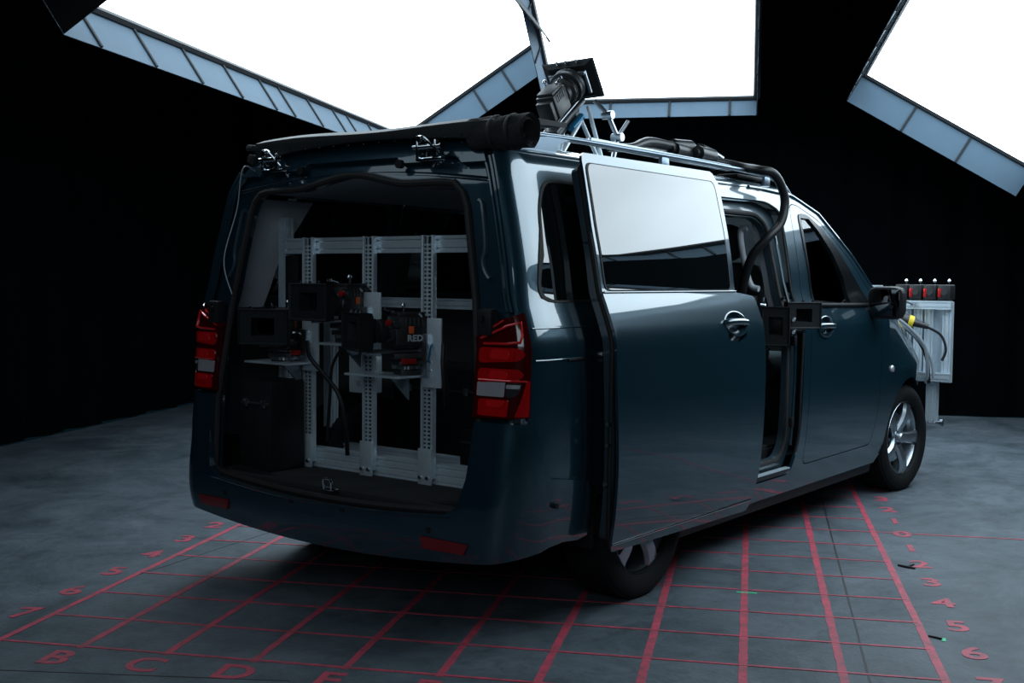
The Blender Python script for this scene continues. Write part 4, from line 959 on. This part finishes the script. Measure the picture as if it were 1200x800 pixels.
# bigger zoom barrel ring on the roof camera
q = MB(); q.lathe([(.05, 0), (.088, .002), (.090, .02), (.086, .03), (.090, .036), (.090, .05), (.05, .055)], c=(.15, 0, .10), ax=(1, 0, 0), n=40); q.build('zoom_ring', CAMG, rc, world=False)
for s_ in (-1, 1): q = MB(); q.cyl((.210, s_ * .10, .16), (.210, s_ * .10, .04), .010, n=10); q.box((.208, s_ * .08, .15), (.02, .05, .02), ch=.004); q.build('hood_bracket', STEEL, rc, world=False)
cr_root = empty('camera_cradle', (.75, 0, 1.90), label='silver tubular cradle holding the tilted camera on the van roof', cat='mount'); bpy.context.view_layer.update()
def W(x, y, z): return MB_ @ V(x, y, z)
q = MB(); q.box(W(.05, 0, -.005), (.36, .09, .02), R=MB_.to_3x3(), ch=.004); q.box(W(.03, 0, -.035), (.26, .07, .03), R=MB_.to_3x3(), ch=.004); q.build('tilt_plate', CAMG, cr_root)
q = MB(); q.cyl(W(-.01, .055, -.045), W(.12, .055, -.045), .020, n=16); q.cyl(W(-.01, -.055, -.045), W(.12, -.055, -.045), .020, n=16); build_each(q, 'damper', BLUEA, cr_root)
for y_ in (-.13, .13):
    for a, b in (((.56, y_, 1.945), (W(-.08, y_ * .5, -.05))), ((.56, y_, 1.945), (W(.08, y_ * .5, -.055))), ((.90, y_, 1.95), (W(.20, y_ * .5, -.03))), ((.86, y_, 1.95), (W(.10, y_ * .45, -.04)))):
        q = MB(); q.cyl(a, b, .011, n=10); q.build('strut', ALU, cr_root)
    q = MB(); q.box((.74, y_, 1.93), (.60, .04, .03), ch=.004); q.build('base_rail', ALU, cr_root)
for y_ in (-.15,):
    q = MB(); p = [W(.24, y_ * .6, -.02), W(.22, y_, -.10), V(1.02, y_, 2.06), V(.98, y_, 1.94)]
    for a, b in zip(p[:-1], p[1:]): q.cyl(a, b, .013, n=10)
    for a in p[1:3]: q.cyl(a + V(0, -.03, 0), a + V(0, .03, 0), .022, n=12)
    q.cyl(p[2], p[2] + V(.07, -.02, .09), .010, n=8); q.build('articulated_arm', STEEL, cr_root)
q = MB(); q.box((.98, -.15, 1.935), (.05, .05, .02), ch=.004); q.build('red_clamp', REDA, cr_root)
for k, (dx, dy) in enumerate(((0, 0), (.02, .03), (-.015, .05))):
    cable('camera_lead', [W(-.10, .02 + dy, .05), W(-.15, .03 + dy, .0), V(.40 + dx, .08 + dy, 2.10), V(.36 + dx, .06 + dy, 1.99), V(.42, .05 + dy, 1.93)], .005,
          ['thin lead looping nearest behind the roof camera', 'thin lead looping in the middle behind the roof camera', 'thin lead looping farthest behind the roof camera'][k], CABLEW if k == 0 else CABLE, 'cable', 'leads behind the roof camera')

# ---------------------------------------------------------------- connector bundle and hose on the roof
bd = empty('connector_bundle', (1.15, -.50, 1.90), label='bundle of thick black plugs and splitters lying on the roof beside the rail', cat='cable bundle'); bpy.context.view_layer.update()
q = MB(); q.tube([(.30, -.50, 1.93), (.55, -.52, 1.945), (.74, -.50, 1.985), (.95, -.52, 1.98), (1.1, -.54, 1.955)], [.012, .016, .026, .026, .018], smooth=6, n=12); q.build('thick_cable', CABLE, bd)
for k, (x, y, z, a) in enumerate(((1.02, -.52, 1.965, .05), (1.12, -.47, 2.0, -.05), (1.20, -.56, 1.962, .03), (1.32, -.50, 1.985, .08))):
    R = Matrix.Rotation(a, 3, 'Y') @ Matrix.Rotation(a, 3, 'Z'); q = MB(); ax = R @ V(1, 0, 0); c = V(x, y, z); q.cyl(c - ax * .08, c + ax * .08, .038, n=14); q.cyl(c + ax * .08, c + ax * .11, .020, n=12); q.cyl(c - ax * .11, c - ax * .08, .022, n=12); pgl = q.build('plug', CABLE, bd)
    q = MB(); q.cyl(c + ax * .085, c + ax * .095, .0300, n=14); q.build('plug_ring', STEEL, pgl)
q = MB(); q.cyl((1.36, -.55, 1.93), (1.36, -.50, 1.99), .014, n=10); q.cyl((1.44, -.54, 1.965), (1.40, -.50, 2.0), .012, n=10); build_each(q, 'cable_clamp', STEEL, bd)
cable('cable_hose', [(1.28, -.55, 1.94), (1.36, -.62, 1.925), (1.38, -.70, 1.905), (1.34, -.80, 1.885), (1.40, -.845, 1.87), (1.475, -.86, 1.80), (1.50, -.865, 1.72), (1.46, -.86, 1.62), (1.37, -.83, 1.54), (1.34, -.76, 1.44), (1.36, -.70, 1.25), (1.40, -.64, .95), (1.38, -.60, .60)], .023, 'thick black hose bending from the roof down into the open side door', n=14)
cable('roof_cable', [(.45, -.46, 1.93), (.80, -.44, 1.955), (1.2, -.42, 1.96), (1.5, -.46, 1.925)], .014, 'long black cable lying behind the roof rail under the plugs')
q = MB(); extrusion(q, (.05, -.62, 1.915), (1.35, -.62, 1.905), .03, .03); tag(q.build('roof_bar', ALU), 'slim silver bar lying just inside the near roof rail', 'bar')
q = MB(); q.box((1.52, -.60, 1.868), (.30, .12, .02), ch=.005); tag(q.build('roof_plate', FLAG), 'flat black plate on the roof under the hose bend', 'plate')

# ---------------------------------------------------------------- pair of hooded cameras in the side doorway
sp = cinema_camera('cinema_camera', .19, .135, red=False, mount=False)
sq = copy_tree(sp)
place_cam(sp, (1.40, -1.03, 1.155), (-.60, -.80, 0), 'compact camera with open rectangular hood, right one of the pair at the side doorway', 'cameras at the side doorway')
place_cam(sq, (1.06, -1.03, 1.11), (-.92, -.38, 0), 'compact camera with tall narrow hood, left one of the pair beside the sliding door', 'cameras at the side doorway', roll=PI / 2)
sm = empty('camera_bracket', (1.20, -.80, .47), label='black post and arms carrying the two cameras at the side doorway', cat='mount'); bpy.context.view_layer.update()
q = MB(); extrusion(q, (1.30, -.78, .47), (1.30, -.78, 1.25), .05, .05, up=(1, 0, 0)); q.build('post', CAMB, sm)
q = MB(); q.box((1.30, -.83, 1.03), (.40, .06, .02), ch=.004); q.build('arm', CAMB, sm)
q = MB(); q.cyl((1.02, -.98, 1.225), (1.03, -.98, 1.245), .009, n=10); q.cyl((1.03, -.99, 1.21), (1.01, -.97, 1.215), .009, n=10); q.cyl((1.06, -1.0, 1.0), (1.06, -.96, 1.0), .007, n=8)
build_each(q, 'thumb_screw', CHROME, sm)

# ---------------------------------------------------------------- rig in front of the van nose
fr = empty('front_rig', (4.22, -.75, .30), label='silver aluminium frame bolted ahead of the van nose beyond the front wheel', cat='rig'); bpy.context.view_layer.update()
for y_ in (-.60, -.68, -.755, -.88):
    q = MB(); extrusion(q, (4.22, y_, .62), (4.22, y_, 1.19), .06, .06, up=(1, 0, 0)); q.build('upright', ALU, fr, angle=20)
for z_ in (1.165, .66): q = MB(); extrusion(q, (4.16, -.92, z_), (4.16, .92, z_), .05, .06); q.build('crossbeam', ALU, fr, angle=20)
q = MB(); q.box((4.25, -.68, .90), (.012, .40, .52)); q.build('back_plate', ALU, fr)
q = MB(); extrusion(q, (4.22, -.785, .33), (4.22, -.785, .63), .07, .07, up=(1, 0, 0)); q.build('leg', ALU, fr, angle=20)
q = MB(); q.cyl((4.20, -.85, .335), (4.20, -.74, .335), .012, n=10); q.lathe([(0, 0), (.025, 0), (.025, .02), (0, .02)], c=(4.20, -.87, .335), ax=(0, 1, 0), n=14); q.build('leg_bolt', STEEL, fr)
q = MB(); extrusion(q, (4.18, -.42, 1.285), (4.18, .95, 1.285), .03, .03); q.build('top_bar', ALU, fr)
for y_ in (-.40, .9): q = MB(); q.box((4.18, y_, 1.23), (.03, .03, .12), ch=.003); q.build('top_bar_post', ALU, fr)
q = MB(); q.tube([(3.4, -.80, 1.22), (3.8, -.70, 1.20), (4.14, -.66, 1.165)], .007, n=8); q.lathe([(0, 0), (.02, .0), (.016, .03), (0, .03)], c=(4.11, -.67, 1.15), ax=(0, 0, 1), n=10); q.build('tie_rod', STEEL, fr)
q = MB()
for y_ in (-.32, -.26, -.1): q.cyl((4.17, y_, 1.30), (4.17, y_, 1.325), .010, n=10)
build_each(q, 'thumb_screw', CHROME, fr)
def small_unit(y_, label):
    r = empty('camera_module', (4.20, y_, 1.19), label=label, cat='camera', group='camera modules on the front rig'); bpy.context.view_layer.update()
    q = MB(); q.box((4.20, y_, 1.255), (.12, .085, .105), ch=.008); b = q.build('module_body', CAMB, r)
    q = MB(); q.cyl((4.135, y_ - .0, 1.26), (4.142, y_, 1.26), .026, n=16); q.build('connector_cap', CAMG, b)
    q = MB(); q.box((4.136, y_ + .03, 1.25), (.008, .022, .06), ch=.003); q.build('red_marker', REDA, b)
    q = MB(); q.cyl((4.19, y_ - .02, 1.305), (4.19, y_ - .02, 1.33), .006, n=8); q.lathe([(0, 0), (.012, 0), (.014, .01), (.006, .022), (0, .024)], c=(4.19, y_ - .02, 1.325), n=12); q.build('top_knob', CHROME, b)
for i, y_ in enumerate((-.57, -.67, -.77, -.87)):
    small_unit(y_, ['black camera module on the front rig, nearest the side mirror', 'black camera module on the front rig, second from the side mirror', 'black camera module on the front rig, third from the side mirror', 'black camera module on the front rig, outermost of the row'][i])
pc = empty('power_connector', (4.05, -.68, 1.06), label='black cylindrical connector with yellow ring in front of the bonnet', cat='connector'); bpy.context.view_layer.update()
a_, b_ = V(3.95, -.48, 1.11), V(4.05, -.74, 1.03); dd = (b_ - a_)
q = MB(); q.cyl(a_, a_ + dd * .55, .030, .045, n=18); q.cyl(a_ + dd * .55, a_ + dd * .85, .048, .040, n=18); q.cyl(a_ + dd * .85, b_ + dd * .2, .028, .018, n=14); q.build('connector_body', CAMB, pc)
q = MB(); q.cyl(a_ + dd * .72, a_ + dd * .84, .046, .044, n=18); q.build('yellow_ring', YELLOW, pc)
q = MB(); q.box((4.14, -.64, 1.05), (.04, .06, .08), ch=.004); q.build('clamp', STEEL, pc)
cable('front_cable', [(4.06, -.77, 1.02), (4.12, -.86, .96), (4.12, -.90, .86), (4.10, -.88, .78)], .009, 'black cable hanging from the yellow-ringed connector')
cable('front_cable', [(3.72, -.62, 1.12), (3.86, -.72, 1.02), (3.98, -.80, .88), (4.05, -.80, .72), (4.10, -.78, .62)], .012, 'pale grey cable draped over the corner of the bonnet, the upper one', CABLEW)
cable('front_cable', [(3.78, -.60, 1.10), (3.92, -.72, .98), (4.02, -.82, .82), (4.06, -.84, .66)], .010, 'pale grey cable draped over the corner of the bonnet, the lower one', CABLEW)
cable('front_cable', [(3.95, -.55, 1.08), (4.0, -.72, .95), (4.08, -.78, .80), (4.09, -.80, .62)], .012, 'black cable running down the front rig beside the pale ones')
